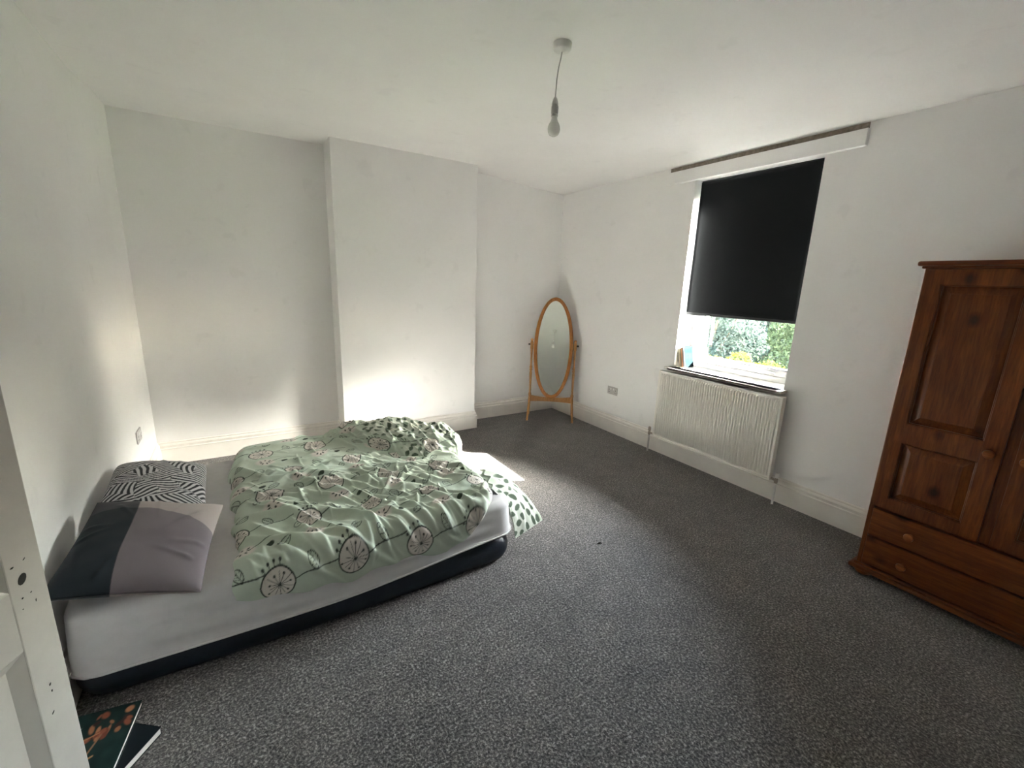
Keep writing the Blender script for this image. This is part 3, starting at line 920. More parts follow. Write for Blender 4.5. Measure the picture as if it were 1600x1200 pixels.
class Canvas:
    def __init__(s, x, y, base):
        s.x, s.y = x, y
        s.c = np.tile(base, (len(x), 1)).astype(np.float64)
    def near(s, cx, cy, r):
        return np.nonzero((np.abs(s.x - cx) < r) & (np.abs(s.y - cy) < r))[0]
    def put(s, idx, cov, col):
        cov = np.clip(cov, 0, 1)[:, None]
        s.c[idx] = s.c[idx] * (1 - cov) + col * cov
    def line(s, a, b, wd, col, soft=0.002):
        m = max(abs(a[0] - b[0]), abs(a[1] - b[1])) / 2 + wd * 2 + 0.01
        idx = s.near((a[0] + b[0]) / 2, (a[1] + b[1]) / 2, m)
        if len(idx): s.put(idx, (wd - seg_dist(s.x[idx], s.y[idx], a, b)) / soft + 0.5, col)
    def dot(s, c, r, col, soft=0.002):
        idx = s.near(c[0], c[1], r + 0.01)
        if len(idx): s.put(idx, (r - np.hypot(s.x[idx] - c[0], s.y[idx] - c[1])) / soft + 0.5, col)
    def blob(s, c, a, b, rot, col, soft=0.15, pw=2.0):
        idx = s.near(c[0], c[1], max(a, b) * 1.3 + 0.01)
        if not len(idx): return
        dx, dy = s.x[idx] - c[0], s.y[idx] - c[1]
        u = (dx * math.cos(rot) + dy * math.sin(rot)) / a; v = (-dx * math.sin(rot) + dy * math.cos(rot)) / b
        d = (np.abs(u) ** pw + np.abs(v) ** pw) ** (1 / pw)
        s.put(idx, (1 - d) / soft + 0.5, col)
    def leafshape(s, c, ln, wd, rot, fill=None, ink=None):
        idx = s.near(c[0], c[1], ln)
        if not len(idx): return
        dx, dy = s.x[idx] - c[0], s.y[idx] - c[1]
        u = (dx * math.cos(rot) + dy * math.sin(rot)) / (ln / 2); v = (-dx * math.sin(rot) + dy * math.cos(rot))
        half = wd / 2 * np.clip(1 - u * u, 0, 1) ** 0.8
        ins = half - np.abs(v)
        inside = np.abs(u) < 1
        if fill is not None: s.put(idx, np.where(inside, ins / 0.002 + 0.5, 0), fill)
        if ink is not None:
            s.put(idx, np.where(inside, (0.0018 - np.abs(ins)) / 0.0015 + 0.5, 0), ink)
            s.put(idx, np.where(inside, (0.0012 - np.abs(v)) / 0.0015 + 0.5, 0), ink)
            vein = np.abs(((np.abs(v) * 0.9 - u * ln / 2) / (ln * 0.17)) % 1 - 0.5) * ln * 0.17
            s.put(idx, np.where(inside & (ins > 0), (0.0010 - vein) / 0.0015 + 0.5, 0) * 0.8, ink)
    def wheel(s, c, r, rot=0.0, stem=0.2, rnd=random):
        s.blob(c, r, r * 0.96, rot, PALE, 0.04)
        n = 56
        pts = [(c[0] + r * (1 + 0.03 * math.sin(3 * a + rot)) * math.cos(a), c[1] + r * (0.97 + 0.03 * math.sin(2 * a)) * math.sin(a)) for a in [2 * PI * k / n for k in range(n + 1)]]
        for a, b in zip(pts[:-1], pts[1:]): s.line(a, b, 0.0028, INK)
        hub = (c[0] + 0.08 * r, c[1] - 0.02 * r)
        for k in range(14):
            a = rot + 2 * PI * k / 14 + rnd.uniform(-0.07, 0.07)
            q = rnd.uniform(0.62, 0.98)
            e = (hub[0] + q * r * 0.94 * math.cos(a), hub[1] + q * r * 0.94 * math.sin(a))
            s.line(hub, e, 0.0012, INK)
            if k % 2 == 0: s.dot(e, 0.0048, INK)
        s.dot(hub, 0.005, INK)
        for k in range(4):
            a = PI * 0.38 + rot + k * 0.30
            p0 = (c[0] + r * math.cos(a), c[1] + r * math.sin(a)); p1 = (c[0] + r * 1.22 * math.cos(a), c[1] + r * 1.22 * math.sin(a))
            s.line(p0, p1, 0.0012, INK); s.dot(p1, 0.0055, INK)
        if stem:
            pr = (c[0] + r, c[1] + 0.01)
            for k in range(1, 9):
                q = k / 8
                pn = (c[0] + r + stem * q, c[1] + 0.01 + 0.035 * q + 0.006 * math.sin(q * 5))
                s.line(pr, pn, 0.0022, INK); pr = pn
            s.leafshape((c[0] + r + stem * 0.42, c[1] + 0.055), 0.066, 0.036, 2.2, None, INK)
    def posy(s, c, rot=0.0):
        s.blob(c, 0.052, 0.036, rot, PALE, 0.35)
        for k in range(7):
            a = rot + k * 0.9
            p = (c[0] + 0.022 * math.cos(a) * (1 + 0.4 * (k % 2)), c[1] + 0.019 * math.sin(a))
            s.leafshape(p, 0.017, 0.009, a, INK)
        p0 = (c[0] + 0.03, c[1])
        for k in range(1, 8):
            q = k / 7
            p1 = (c[0] + 0.03 + 0.13 * q, c[1] + 0.02 * math.sin(q * 3.0) + 0.02 * q)
            s.line(p0, p1, 0.0018, INK); p0 = p1
        s.blob((c[0] + 0.105, c[1] - 0.008), 0.019, 0.013, 0.4, LEAFDK * 0.55, 0.1)
    def curl(s, c, r):
        p0 = None
        for k in range(22):
            a = k * 0.42; q = r * (1 - k / 26)
            p = (c[0] + q * math.cos(a), c[1] + q * math.sin(a))
            if p0: s.line(p0, p, 0.0016, INK)
            p0 = p

def flower_print(x, y, y0):
    cv = Canvas(x, y, GREEN)
    n1 = vnoise(x, y, 3.5, 21); n2 = vnoise(x, y, 9, 22)
    mintm = sstep(0.58, 0.72, n1 * 0.7 + n2 * 0.3)[:, None]
    cv.c = cv.c * (1 - 0.35 * mintm) + MINT * 0.35 * mintm
    rnd = random.Random(5)
    row = 0
    yy = y0
    while yy < y0 + 1.9:
        shift = 0.0 if row % 2 == 0 else 0.155
        xx = -0.6 + 0.036 + shift
        while xx < 2.2:
            j = (rnd.uniform(-0.012, 0.012), rnd.uniform(-0.012, 0.012))
            cv.wheel((xx + j[0], yy + j[1]), 0.066 if row % 2 == 0 else 0.055, rnd.uniform(0, 1), 0.19, rnd)
            cv.posy((xx + 0.17 + j[0], yy + 0.155 + j[1]), rnd.uniform(-0.4, 0.4))
            cv.leafshape((xx + 0.03, yy + 0.125), 0.06, 0.034, 0.4, None, INK)
            if rnd.random() < 0.6: cv.curl((xx + 0.10, yy + 0.235), 0.026)
            xx += 0.312
        yy += 0.285
        row += 1
    return cv.c

def leaf_print(x, y, seed=3, dens=0.062):
    cv = Canvas(x, y, BACKP)
    rnd = random.Random(seed)
    x0, x1, y0, y1 = x.min(), x.max(), y.min(), y.max()
    yy = y0; r = 0
    while yy < y1 + dens:
        xx = x0 + (dens / 2 if r % 2 else 0)
        while xx < x1 + dens:
            cv.leafshape((xx + rnd.uniform(-.012, .012), yy + rnd.uniform(-.010, .010)), rnd.uniform(0.042, 0.062), rnd.uniform(0.022, 0.032), rnd.uniform(-0.3, 1.1), LEAFDK)
            xx += dens
        yy += dens * 0.72; r += 1
    return cv.c

# ------------------------------------------------------------------ duvet
YN, RN = 1.985, 0.065           # where the duvet starts to bend over the near side, bend radius
def base_surface(x, q, zt):
    s = np.maximum(YN - q, 0)
    arc = RN * PI / 2
    a = np.clip(s / RN, 0, PI / 2)
    y = np.where(s > 0, YN - RN * np.sin(a), q)
    z = np.where(s > 0, zt - RN + RN * np.cos(a), zt)
    z = z - np.maximum(s - arc, 0)
    y = y - 0.10 * np.maximum(s - arc, 0)
    return y, z, -np.sin(a), np.cos(a)

NU, NV = 390, 440
u = np.linspace(0, 1, NU)[:, None]; v = np.linspace(0, 1, NV)[None, :]
u, v = np.broadcast_arrays(u, v)
def interp(x, xs, ys): return np.interp(x, xs, ys)
vv_ = v
q0 = 1.79
qtmp = q0 + (3.27 - q0) * v
xr_ = interp(qtmp, [1.79, 1.84, 1.90, 1.98, 2.10, 2.25, 2.45, 2.7, 3.0, 3.27], [0.93, 1.05, 1.13, 1.19, 1.215, 1.20, 1.205, 1.24, 1.25, 1.22])
xl_ = interp(qtmp, [1.79, 1.9, 2.2, 2.6, 2.9, 3.1, 3.27], [-0.115, -0.10, -0.10, -0.115, -0.12, -0.12, -0.06]) + 0.010 * np.sin(qtmp * 19) + 0.006 * np.sin(qtmp * 47)
x = xl_ + u * (xr_ - xl_)
qh = q0 + 0.025 * sstep(-0.1, -0.2, x) + interp(x, [-0.15, 0.05, 0.35, 0.6, 0.83, 1.0, 1.2], [0.055, 0.01, -0.02, 0.01, -0.03, 0.03, 0.10]) + 0.008 * np.sin(x * 31)
q = qh + (3.27 - qh) * v
# distance to the outline, for the puffed edge
du_ = np.minimum(u * (xr_ - xl_), (1 - u) * (xr_ - xl_)); dv_ = np.minimum(v * (3.27 - qh), (1 - v) * (3.27 - qh))
def puff(d, wdt): 
    t = np.clip(d / wdt, 0, 1)
    return np.sqrt(np.maximum(1 - (1 - t) ** 2, 0))
edge = puff(du_, 0.075) * puff(dv_, 0.06 + 0 * dv_)
thick = 0.022 + 0.020 * vnoise(x, q, 3.2, 31) + 0.014 * vnoise(x, q, 7.0, 32)
thick = thick + 0.045 * sstep(2.55, 3.05, q) * (1 - sstep(0.9, 1.25, x)) + 0.020 * sstep(2.1, 2.5, q)
thick = thick * (0.55 + 0.45 * sstep(1.86, 2.06, q))
# creases: ridged folds
fold = np.zeros_like(x)
rr = random.Random(23)
def ridge(px, py, ang, ln, amp, wd, curv, asym=2.2):
    global fold
    c, s = math.cos(ang), math.sin(ang)
    t = ((x - px) * c + (q - py) * s) / ln
    d = -(x - px) * s + (q - py) * c - curv * ln * (t - 0.5) ** 2 * 4
    m = (t > 0) & (t < 1)
    tap = np.sin(PI * np.clip(t, 0, 1)) ** 0.7
    w1 = 0.78 * wd * (0.6 + 0.6 * tap)
    prof = np.where(d > 0, np.exp(-(d / w1) ** 2), np.exp(-(d / (w1 * asym)) ** 2))
    fold = fold + np.where(m, amp * tap * prof, 0)
for k in range(62):            # diagonal drag folds on the near half
    px, py = rr.uniform(-0.15, 1.0), rr.uniform(1.98, 2.75)
    ridge(px, py, math.radians(rr.gauss(-38, 13)), rr.uniform(0.18, 0.55), rr.uniform(0.006, 0.019), rr.uniform(0.007, 0.016), rr.uniform(-0.10, 0.10), rr.uniform(1.6, 3.2))
for k in range(26):            # pull folds at the hem
    px = rr.uniform(-0.05, 1.0)
    ridge(px, rr.uniform(1.90, 2.08), math.radians(rr.gauss(-62, 15)), rr.uniform(0.12, 0.22), rr.uniform(0.004, 0.010), rr.uniform(0.006, 0.012), rr.uniform(-0.08, 0.08))
for k in range(34):            # folds across the far half
    ridge(rr.uniform(-0.12, 0.9), rr.uniform(2.45, 3.2), math.radians(rr.gauss(-8, 26)), rr.uniform(0.15, 0.45), rr.uniform(0.006, 0.018), rr.uniform(0.007, 0.015), rr.uniform(-0.15, 0.15))
for k in range(42):            # crumples towards the foot
    ridge(rr.uniform(0.5, 1.15), rr.uniform(2.0, 2.75), math.radians(rr.uniform(-110, 60)), rr.uniform(0.08, 0.26), rr.uniform(0.006, 0.016), rr.uniform(0.006, 0.012), rr.uniform(-0.2, 0.2))
for k in range(5):             # few strong hand-placed folds
    px, py, an, ln = [(0.55, 2.62, -50, 0.42), (-0.08, 2.30, -14, 0.5), (-0.1, 2.12, -24, 0.55), (0.18, 2.72, -66, 0.3), (0.75, 2.2, -40, 0.4)][k]
    ridge(px, py, math.radians(an), ln, 0.022, 0.011, 0.06, 2.8)
fold = np.tanh(fold * 1.45 / 0.045) * 0.045
for k in range(85):            # thin sharp creases in the cotton
    ridge(rr.uniform(-0.12, 1.1), rr.uniform(1.95, 3.1), math.radians(rr.gauss(-36, 28)), rr.uniform(0.07, 0.24), rr.uniform(0.004, 0.009), rr.uniform(0.0055, 0.008), rr.uniform(-0.12, 0.12), rr.uniform(1.3, 2.2))
micro = 0.0022 * (vnoise(x, q, 34, 41) - 0.5) + 0.004 * (vnoise(x + 0.3 * q, q, 16, 42) - 0.5)
N_ = thick * edge + (fold + micro) * np.minimum(edge, 1) * (0.45 + 0.55 * sstep(1.84, 2.02, q)) + 0.004
by, bz, ny1, nz1 = base_surface(x, q, BZ + 0.006)
V = np.stack([x, by + ny1 * N_, bz + nz1 * N_], -1).reshape(-1, 3)
dv = tag(empty('duvet', (0.55, 2.5, BZ)), 'rumpled sage green duvet printed with wheel flowers and leaves', 'duvet')
off_ = np.array([0.55, 2.5, BZ])
cols = flower_print(x.ravel(), q.ravel(), 1.875)
np_mesh('top_cover', V - off_, grid_faces(NU, NV), M['print'], dv, cols)

# bunched roll of duvet on the far side, partly turned to its leaf-printed back
NS, NT = 300, 260
s_ = np.linspace(0, 1, NS)[:, None]; th = np.linspace(0, 2 * PI, NT, endpoint=False)[None, :]
s_, th = np.broadcast_arrays(s_, th)
rx = 0.36 + (1.335 - 0.36) * s_
yn_ = interp(rx, [0.36, 0.50, 0.62, 0.80, 0.95, 1.10, 1.22, 1.335], [3.06, 3.02, 2.93, 2.71, 2.615, 2.585, 2.60, 2.72])
yf_ = interp(rx, [0.36, 0.50, 0.62, 0.80, 0.95, 1.10, 1.22, 1.335], [3.20, 3.28, 3.30, 3.28, 3.24, 3.16, 3.08, 2.98])
hh = interp(rx, [0.36, 0.50, 0.62, 0.80, 0.95, 1.10, 1.22, 1.335], [0.06, 0.125, 0.15, 0.185, 0.190, 0.175, 0.155, 0.10])
endt = puff(s_ * 0.975, 0.10) * puff((1 - s_) * 0.975, 0.10)
hw = (yf_ - yn_) / 2 * (0.35 + 0.65 * endt); yc2 = (yn_ + yf_) / 2
hh = hh * endt
ct, st_ = np.cos(th), np.sin(th)
se = lambda c: np.sign(c) * np.abs(c) ** 0.8
py_ = yc2 - hw * se(ct); pz_ = np.where(st_ > 0, hh * np.abs(st_) ** 0.75, -0.012 * np.abs(st_))
ws = th / (2 * PI) * 1.1
cr = (np.abs(vnoise(rx, ws, 14, 51) - 0.5) * -0.055 + np.abs(vnoise(rx + 0.4 * ws, ws, 25, 52) - 0.5) * -0.035 + 0.05 * (vnoise(rx, ws, 6, 53) - 0.5) + 0.018)
cr2 = (np.abs(vnoise(rx - 0.8 * ws, ws * 0.7 + rx, 20, 54) - 0.5) * -0.030 + 0.008)
top = np.clip(st_ + 0.25, 0, 1) * endt
dn = (cr + cr2) * top
V = np.stack([rx + 0.3 * dn * np.sign(s_ - 0.5) * (1 - endt), py_ - dn * ct, BZ + 0.030 + pz_ + dn * np.clip(st_, 0, 1)], -1).reshape(-1, 3)
fl = flower_print((rx * 1.0 + 0.1).ravel(), (2.1 + ws * 1.0).ravel(), 1.9)
lf = leaf_print((rx * 1.25).ravel(), (ws * 1.3).ravel(), 8)
mixm = np.clip(sstep(0.50, 0.56, vnoise(rx, ws, 5, 61) * 0.6 + 0.5 * sstep(0.55, 0.85, rx) * sstep(0.12, 0.22, ws)), 0, 1).ravel()[:, None]
np_mesh('bunched_roll', V - off_, grid_faces(NS, NT) if False else np.vstack([grid_faces(NS, NT), np.stack([np.arange(NS - 1) * NT + NT - 1, np.arange(1, NS) * NT + NT - 1, np.arange(1, NS) * NT, np.arange(NS - 1) * NT], 1)])[:, ::-1],
        M['print'], dv, fl * (1 - mixm) + lf * mixm)

# corner of the duvet hanging over the foot of the bed, back print outwards
NA, NB = 90, 90
aa, bb = np.meshgrid(np.linspace(0, 1, NA), np.linspace(0, 1, NB), indexing='ij')
C00, C10, C11, C01 = np.array([1.175, 2.05, 0.425]), np.array([1.27, 2.36, 0.415]), np.array([1.545, 2.02, 0.135]), np.array([1.298, 1.955, 0.115])
P = ((1 - aa) * (1 - bb))[..., None] * C00 + (aa * (1 - bb))[..., None] * C10 + (aa * bb)[..., None] * C11 + ((1 - aa) * bb)[..., None] * C01
nrm = np.cross(C10 - C00, C01 - C00); nrm /= np.linalg.norm(nrm)
if nrm[1] > 0: nrm = -nrm
bul = (np.sin(PI * aa) * np.sin(PI * np.clip(bb * 0.9 + 0.1, 0, 1))) ** 0.6
P[..., 2] += 0.05 * np.sin(PI * bb) * (0.4 + 0.6 * aa)
P[..., 0] += 0.035 * np.sin(PI * bb)
ruf = 0.014 * np.sin(aa * 17 + 3 * bb) * (1 - bb) ** 1.5 + 0.010 * (vnoise(aa, bb, 9, 71) - 0.5)
F1 = P + nrm * (0.035 * bul + ruf)[..., None]
F2 = P - nrm * (0.035 * bul - ruf + 0.004)[..., None]
Vf, Ff = shell(F1.reshape(-1, 3), F2.reshape(-1, 3), NA, NB)
lc = leaf_print((aa * 0.30).ravel(), (bb * 0.30).ravel(), 12, 0.066)
edgeg = (sstep(0.90, 0.93, aa) + (1 - sstep(0.05, 0.16, bb))).clip(0, 1).ravel()[:, None]
lc = lc * (1 - edgeg) + GREEN * edgeg
np_mesh('hanging_corner', Vf - off_, Ff, M['print'], dv, np.vstack([lc, np.tile(GREEN, (len(lc), 1))]))

# ------------------------------------------------------------------ pillows
def pillow(name, la, lb, th_, loc, rot, colfun, label, droop=None, n=190):
    U, W = np.meshgrid(np.linspace(-1, 1, n), np.linspace(-1, 1, n), indexing='ij')
    cu, cw = U, W
    k = 0.055
    X = la * cu * (1 - k * (1 - cw ** 2) * np.abs(cu) ** 2) ; Y = lb * cw * (1 - k * (1 - cu ** 2) * np.abs(cw) ** 2)
    pr = (np.clip(1 - np.abs(cu) ** 2.6, 0, 1) * np.clip(1 - np.abs(cw) ** 2.6, 0, 1)) ** 0.52
    wr = 0.010 * (vnoise(X, Y, 7, 81 + len(name)) - 0.5) + 0.006 * (vnoise(X, Y, 17, 82) - 0.5)
    top = th_ * pr + wr * pr ** 0.5; bot = -th_ * 0.75 * pr
    rc = 1 - (0.10 if 'zebra' in name else 0.015) * (np.abs(cu) ** 5 * np.abs(cw) ** 5)
    X, Y = X * rc, Y * rc
    # pinched pleats running in from the seams
    for k_ in range(9):
        r_ = random.Random(k_ + len(name))
        a0 = r_.uniform(0, 2 * PI); ex, ey = la * 0.95 * math.cos(a0), lb * 0.95 * math.sin(a0)
        dx_, dy_ = -math.cos(a0 + r_.uniform(-.4, .4)), -math.sin(a0 + r_.uniform(-.4, .4))
        t_ = (X - ex) * dx_ + (Y - ey) * dy_; d_ = -(X - ex) * dy_ + (Y - ey) * dx_
        top = top + 0.007 * np.exp(-(d_ / 0.010) ** 2) * np.clip(t_ / 0.03, 0, 1) * np.clip(1 - t_ / r_.uniform(.10, .20), 0, 1)
    Zs = droop(X, Y) if droop else 0 * X
    V1 = np.stack([X, Y, top + Zs + 0.002], -1).reshape(-1, 3); V2 = np.stack([X, Y, bot + Zs - 0.002], -1).reshape(-1, 3)
    V, F = shell(V1, V2, n, n)
    c1 = colfun(X.ravel(), Y.ravel(), True); c2 = colfun(X.ravel(), Y.ravel(), False)
    e = tag(empty(name, loc, 0, rot), label, 'pillow')
    np_mesh('pillow_case', V, F, M['print'], e, np.vstack([c1, c2]))
    ring = np.concatenate([V1.reshape(n, n, 3)[::3, 0], V1.reshape(n, n, 3)[-1, ::3], V1.reshape(n, n, 3)[::-3, -1], V1.reshape(n, n, 3)[0, ::-3]])
    return e, ring

BLK, DKG, TAUPE, MAUVE = np.array(s2l((34, 40, 46))), np.array(s2l((66, 66, 70))), np.array(s2l((158, 148, 144))), np.array(s2l((112, 104, 108)))
def block_cols(X, Y, top):
    xs_ = -0.062 - 0.115 * Y + 0.012 * np.sin(Y * 9)
    ys_ = 0.140 - 0.95 * (X + 0.07) ** 2 - 0.08 * X
    right = sstep(-0.0015, 0.0015, X - xs_)[:, None]; up = sstep(-0.0015, 0.0015, Y - ys_)[:, None]
    if not top:
        return TAUPE * right + BLK * (1 - right)
    a = DKG * (1 - right) + TAUPE * right
    b = BLK * (1 - right) + MAUVE * right
    return a * up + b * (1 - up)
def zebra_cols(X, Y, top):
    r = np.random.default_rng(17)
    pts = np.column_stack([r.uniform(-0.26, 0.26, 26), r.uniform(-0.40, 0.40, 26)])
    wx = X + 0.03 * (vnoise(X, Y, 9, 91) - 0.5); wy = Y + 0.03 * (vnoise(X, Y, 9, 92) - 0.5)
    d = (wx[:, None] - pts[:, 0]) ** 2 * 1.0 + (wy[:, None] - pts[:, 1]) ** 2 * 1.5
    i = d.argmin(1)
    ang = r.uniform(0, PI, 26)[i]; cur = r.uniform(-9, 9, 26)[i]; per = r.uniform(0.019, 0.027, 26)[i]
    lx, ly = wx - pts[i, 0], wy - pts[i, 1]
    a_ = lx * np.cos(ang) + ly * np.sin(ang); b_ = -lx * np.sin(ang) + ly * np.cos(ang)
    s = np.sin((a_ + cur * b_ * b_ * 0.45) / per * 2 * PI)
    m = sstep(-0.28, 0.22, s)[:, None]
    return np.array(s2l((30, 32, 38))) * (1 - m) + np.array(s2l((196, 194, 196))) * m

zb, _ = pillow('zebra_pillow', 0.215, 0.345, 0.080, (-0.430, 2.735, BZ + 0.100), (math.radians(3), math.radians(12), math.radians(2)), zebra_cols,
               'black and white zebra line patterned pillow behind the grey block pillow')
cb, _ = pillow('block_pillow', 0.235, 0.255, 0.078, (-0.400, 2.135, BZ + 0.118), (math.radians(14), math.radians(13), math.radians(-6)), block_cols,
               'pillow in black, grey and taupe colour blocks at the near bed corner')

# ------------------------------------------------------------------ books
def book(name, L_, W_, T_, loc, rot, cover_cols, label, group=None, spine=None, res=70, cmat='cover'):
    """lies flat: width along x (spine at x=-W/2), height along y"""
    e = tag(empty(name, loc, 0, rot), label, 'book', group)
    ct = 0.0022
    box('page_block', -W_ / 2 + 0.002, W_ / 2 - 0.003, -L_ / 2 + 0.003, L_ / 2 - 0.003, ct, T_ - ct, M['page'], e)
    for nm, z0 in (('front_cover', T_ - ct), ('back_cover', 0.0)):
        X, Y = np.meshgrid(np.linspace(-W_ / 2, W_ / 2, res), np.linspace(-L_ / 2, L_ / 2, res), indexing='ij')
        V1 = np.stack([X, Y, np.full_like(X, z0 + ct)], -1).reshape(-1, 3); V2 = np.stack([X, Y, np.full_like(X, z0)], -1).reshape(-1, 3)
        V, F = shell(V1, V2, res, res)
        c = cover_cols(X.ravel() / W_, Y.ravel() / L_, nm == 'front_cover')
        np_mesh(nm, V, F, M[cmat], e, np.vstack([c, c]), smooth=False)
    bx = box('spine', -W_ / 2 - 0.002, -W_ / 2 + 0.001, -L_ / 2, L_ / 2, 0, T_, spine, e, 0.0008)
    return e

def green_cover(X, Y, front):
    base = np.array(s2l((26, 46, 44)))
    cv = Canvas(X, Y, base)
    n1 = vnoise(X, Y, 9, 101)
    cv.c = cv.c * (0.7 + 0.6 * n1[:, None])
    if front:
        r = random.Random(4)
        for k in range(26):
            cx, cy = r.uniform(-0.12, 0.42), r.uniform(0.05, 0.42)
            cv.blob((cx, cy), r.uniform(0.03, 0.07), r.uniform(0.02, 0.05), r.uniform(0, 3), np.array(s2l(r.choice([(150, 88, 66), (122, 66, 50), (170, 116, 84), (60, 40, 36), (52, 64, 40)]))), 0.5)
        cv.line((-0.30, 0.02), (0.06, 0.14), 0.010, np.array(s2l((176, 122, 88))), 0.01)
        cv.line((0.02, -0.16), (0.10, 0.10), 0.014, np.array(s2l((150, 110, 84))), 0.01)
        cv.line((-0.44, -0.40), (0.12, -0.18), 0.013, np.array(s2l((190, 138, 96))), 0.01)
        for k in range(3):
            cv.line((-0.44 + 0.05 * k, 0.02), (-0.34 + 0.05 * k, 0.28), 0.008, np.array(s2l((120, 140, 136))), 0.01)
        cv.blob((0.40, -0.44), 0.05, 0.025, 0.3, np.array(s2l((92, 104, 96))), 0.2)
    return cv.c
def black_cover(X, Y, front):
    cv = Canvas(X, Y, np.array(s2l((22, 30, 36))))
    cv.blob((-0.30, 0.46), 0.16, 0.06, 0, np.array(s2l((150, 156, 158))), 0.1, 6)
    cv.line((0.05, 0.02), (0.05, 0.16), 0.01, np.array(s2l((92, 92, 124))), 0.01)
    return cv.c
M['spine_dark'] = simple('dark_spine', s2l((28, 38, 42)), 0.5)
M['spine_pale'] = simple('pale_book_edge', s2l((150, 158, 160)), 0.5)
book('paperback_book', 0.225, 0.160, 0.028, (-0.490, 1.640, 0.001), (0, 0, math.radians(-38)), black_cover, 'black paperback book underneath the green one on the carpet', None, M['spine_dark'])
book('hardback_book', 0.270, 0.205, 0.020, (-0.548, 1.700, 0.0295), (0, 0, math.radians(-9)), green_cover, 'dark green book with orange picture cover on the floor by the door', None, M['spine_dark'], 110)

tag(tube('carpet_fluff', [(1.822, 1.800, 0.004), (1.832, 1.794, 0.008), (1.842, 1.793, 0.007), (1.850, 1.786, 0.004)], [0.002, 0.005, 0.0045, 0.002], M['hole'], None, 7), 'tiny dark scrap of fluff lying alone on the carpet', 'fluff')
# books leaning on the window sill
def blue_cover(X, Y, front):
    cv = Canvas(X, Y, np.array((0.010, 0.018, 0.022)))
    if front:
        r = random.Random(9)
        ink = np.array((0.003, 0.009, 0.013))
        for (y0, y1) in ((0.16, 0.42), (-0.40, -0.08)):
            for k in range(6):
                cx = -0.30 + k * 0.125
                pts = [(cx + r.uniform(-0.035, 0.045), r.uniform(y0, y1)) for _ in range(5)]
                for a, b in zip(pts[:-1], pts[1:]): cv.line(a, b, 0.014, ink, 0.012)
        cv.line((-0.28, 0.04), (0.02, 0.05), 0.008, np.array((0.004, 0.007, 0.009)), 0.01)
    return cv.c
def plain_cover(rgb):
    c = np.array(s2l(rgb))
    return lambda X, Y, front: np.tile(c, (len(X), 1)) * (0.92 + 0.16 * vnoise(X, Y, 6, 111)[:, None])
M['spine_grey'] = simple('grey_spine', s2l((96, 100, 106)), 0.5)
M['spine_orange'] = simple('orange_spine', s2l((176, 120, 84)), 0.5)
M['spine_olive'] = simple('olive_spine', s2l((112, 110, 84)), 0.5)
M['spine_cream'] = simple('cream_spine', s2l((206, 198, 178)), 0.5)
# local book: x width, y height, z thickness -> stands with its spine to the room, cover facing -Y, leaning back on the jamb (+Y)
lean = math.radians(12)
yb = 2.548
specs = [('blue', 0.130, 0.198, 0.014, blue_cover, 'spine_grey', 'pale blue covered book at the front of the sill row', 70),
         ('orange', 0.126, 0.186, 0.016, plain_cover((170, 112, 78)), 'spine_orange', 'thin orange spined book behind the pale blue one on the sill', 6),
         ('olive', 0.124, 0.180, 0.014, plain_cover((112, 110, 84)), 'spine_olive', 'olive spined book between orange and cream books on the sill', 6),
         ('cream', 0.132, 0.186, 0.012, plain_cover((206, 198, 178)), 'spine_cream', 'cream paperback closest to the window jamb on the sill', 6)]
yo = yb
for nm, W_, L_, T_, cf, sp, lab, res in specs:
    # columns: local x -> world +X ; local y -> up leaned towards +Y ; local z -> towards -Y
    R_ = Matrix(((1, 0, 0), (0, math.sin(lean), -math.cos(lean)), (0, math.cos(lean), math.sin(lean))))
    yo += T_ / math.cos(lean) + 0.0005
    ctr = Vector((3.512 + W_ / 2, yo + (L_ / 2) * math.sin(lean), WZ0 + 0.001 + (L_ / 2) * math.cos(lean)))
    book('sill_book', L_, W_, T_, ctr, R_.to_euler(), cf, lab, 'books leaning on the window sill', M[sp], res, 'matte_cover')

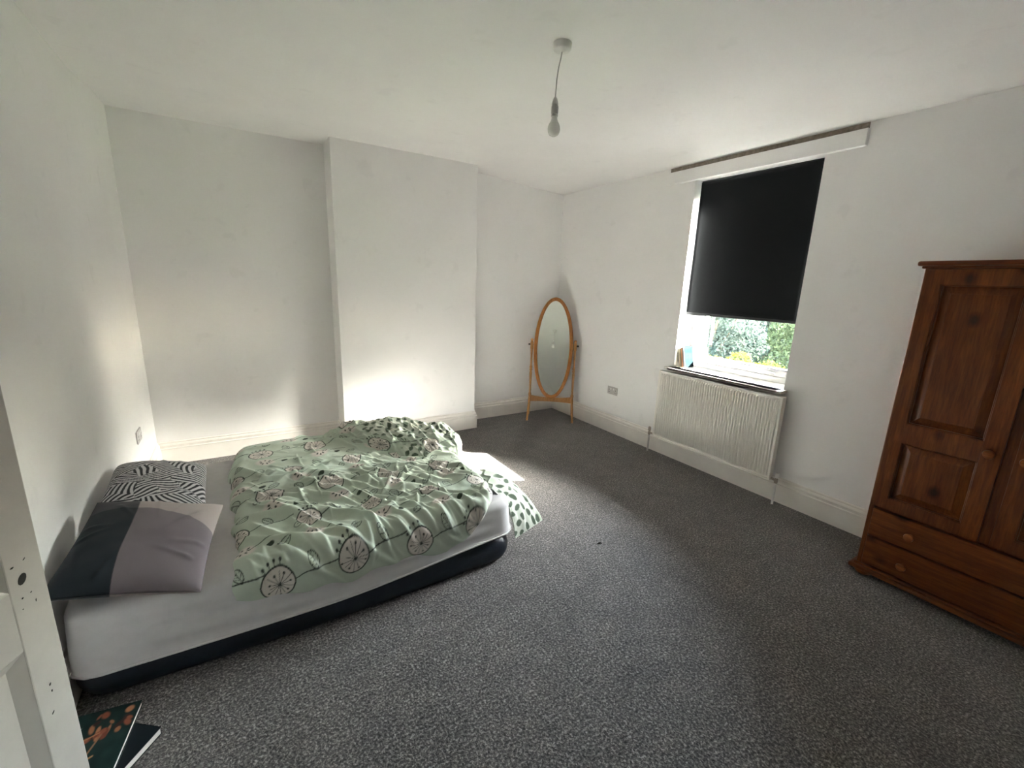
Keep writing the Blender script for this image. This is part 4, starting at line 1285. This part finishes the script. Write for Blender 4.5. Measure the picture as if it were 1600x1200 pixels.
# ------------------------------------------------------------------ outside: ground, shrubs, trees
M['lawn'] = simple('garden_grass', (0.045, 0.075, 0.02), 0.9, 0.1, 0, 0.3, 4)
struct(box('lawn', XOUT + 0.2, 60, -40, 50, -3.1, -3.0, M['lawn']))
M['bark'] = simple('bark', (0.08, 0.06, 0.045), 0.9, 0.1, 0, 0.3, 20)
LEAFM = {'grey': leaf_mat('grey_green_leaves', (0.013, 0.019, 0.016), (0.040, 0.049, 0.041), 0.25),
         'mid': leaf_mat('mid_green_leaves', (0.014, 0.020, 0.011), (0.032, 0.041, 0.021), 0.25),
         'yellow': leaf_mat('yellow_green_leaves', (0.05, 0.062, 0.008), (0.085, 0.087, 0.013), 0.3)}
def shrub(name, loc, height, rad, n, size, kind, label, cat, seed):
    e = tag(empty(name, loc), label, cat, 'garden greenery beyond the window')
    r = np.random.default_rng(seed)
    nb = 26
    bc = np.column_stack([np.clip(r.normal(0, rad * 0.48, nb), -0.68 * rad, 0.68 * rad), np.clip(r.normal(0, rad * 0.48, nb), -0.68 * rad, 0.68 * rad), height * (0.30 + 0.60 * r.random(nb))])
    br = rad * r.uniform(0.25, 0.40, nb)
    pick = r.integers(0, nb, n)
    d = r.normal(size=(n, 3)); d /= np.linalg.norm(d, axis=1)[:, None]
    c = bc[pick] + d * (br[pick] * r.uniform(0.55, 1.05, n) ** 0.6)[:, None]
    a = r.normal(size=(n, 3)); a /= np.linalg.norm(a, axis=1)[:, None]
    b = np.cross(a, d + 0.5 * r.normal(size=(n, 3))); b /= np.linalg.norm(b, axis=1)[:, None]
    sz = size * r.uniform(0.6, 1.3, n)[:, None]
    V = np.stack([c - a * sz, c + b * sz * 0.45, c + a * sz, c - b * sz * 0.45], 1).reshape(-1, 3)
    np_mesh('foliage', V, np.arange(4 * n).reshape(n, 4), LEAFM[kind], e, smooth=False)
    bm = bmesh.new()
    add_tube(bm, [(0, 0, 0), (0.03, 0.02, height * 0.3), (-0.02, 0.05, height * 0.62)], [rad * 0.07, rad * 0.055, rad * 0.03], 8)
    for k in range(5):
        p = bc[k]
        add_tube(bm, [(0, 0.01, height * 0.28), tuple(p * np.array([0.5, 0.5, 0.75])), tuple(p)], [rad * 0.035, rad * 0.025, rad * 0.01], 6)
    bm_obj('trunk', bm, M['bark'], e, True, 60)
G = -3.0
shrub('yellow_shrub', (8.3, 4.85, G), 3.60, 0.95, 9000, 0.045, 'yellow', 'bright yellow green shrub low in the garden below the window', 'shrub', 1)
shrub('leafy_tree', (11.4, 7.7, G), 4.9, 1.6, 20000, 0.055, 'grey', 'grey green tree filling the middle of the window gap', 'tree', 2)
shrub('leafy_tree', (10.8, 4.5, G), 4.6, 1.25, 15000, 0.050, 'mid', 'mid green tree at the blind-side edge of the window view', 'tree', 3)
shrub('leafy_tree', (12.0, 11.3, G), 4.8, 1.6, 16000, 0.060, 'mid', 'mid green tree behind the sill books beyond the glass', 'tree', 4)
shrub('leafy_tree', (17.0, 9.6, G), 5.0, 2.6, 14000, 0.09, 'grey', 'tall grey green tree farthest down the garden', 'tree', 5)
shrub('leafy_tree', (18.0, 3.7, G), 5.2, 2.6, 14000, 0.09, 'grey', 'grey green tree behind the mid green one in the garden', 'tree', 6)
shrub('leafy_tree', (12.6, 0.9, G), 6.2, 1.9, 16000, 0.09, 'grey', 'grey green tree added out of view beyond the jamb to block low sky glow', 'tree', 7)  # added outside the view to cut low sky glow on the walls
shrub('leafy_tree', (12.8, -3.4, G), 7.8, 2.0, 24000, 0.10, 'mid', 'unseen mid green tree added further along to block low sky glow', 'tree', 8)  # unseen blocker, kept tall to hide bright sky from the alcove
shrub('leafy_tree', (12.6, -7.9, G), 7.8, 2.0, 24000, 0.10, 'grey', 'unseen grey green tree added at the far end to block low sky glow', 'tree', 9)  # unseen blocker, kept tall to hide bright sky from the chimney wall
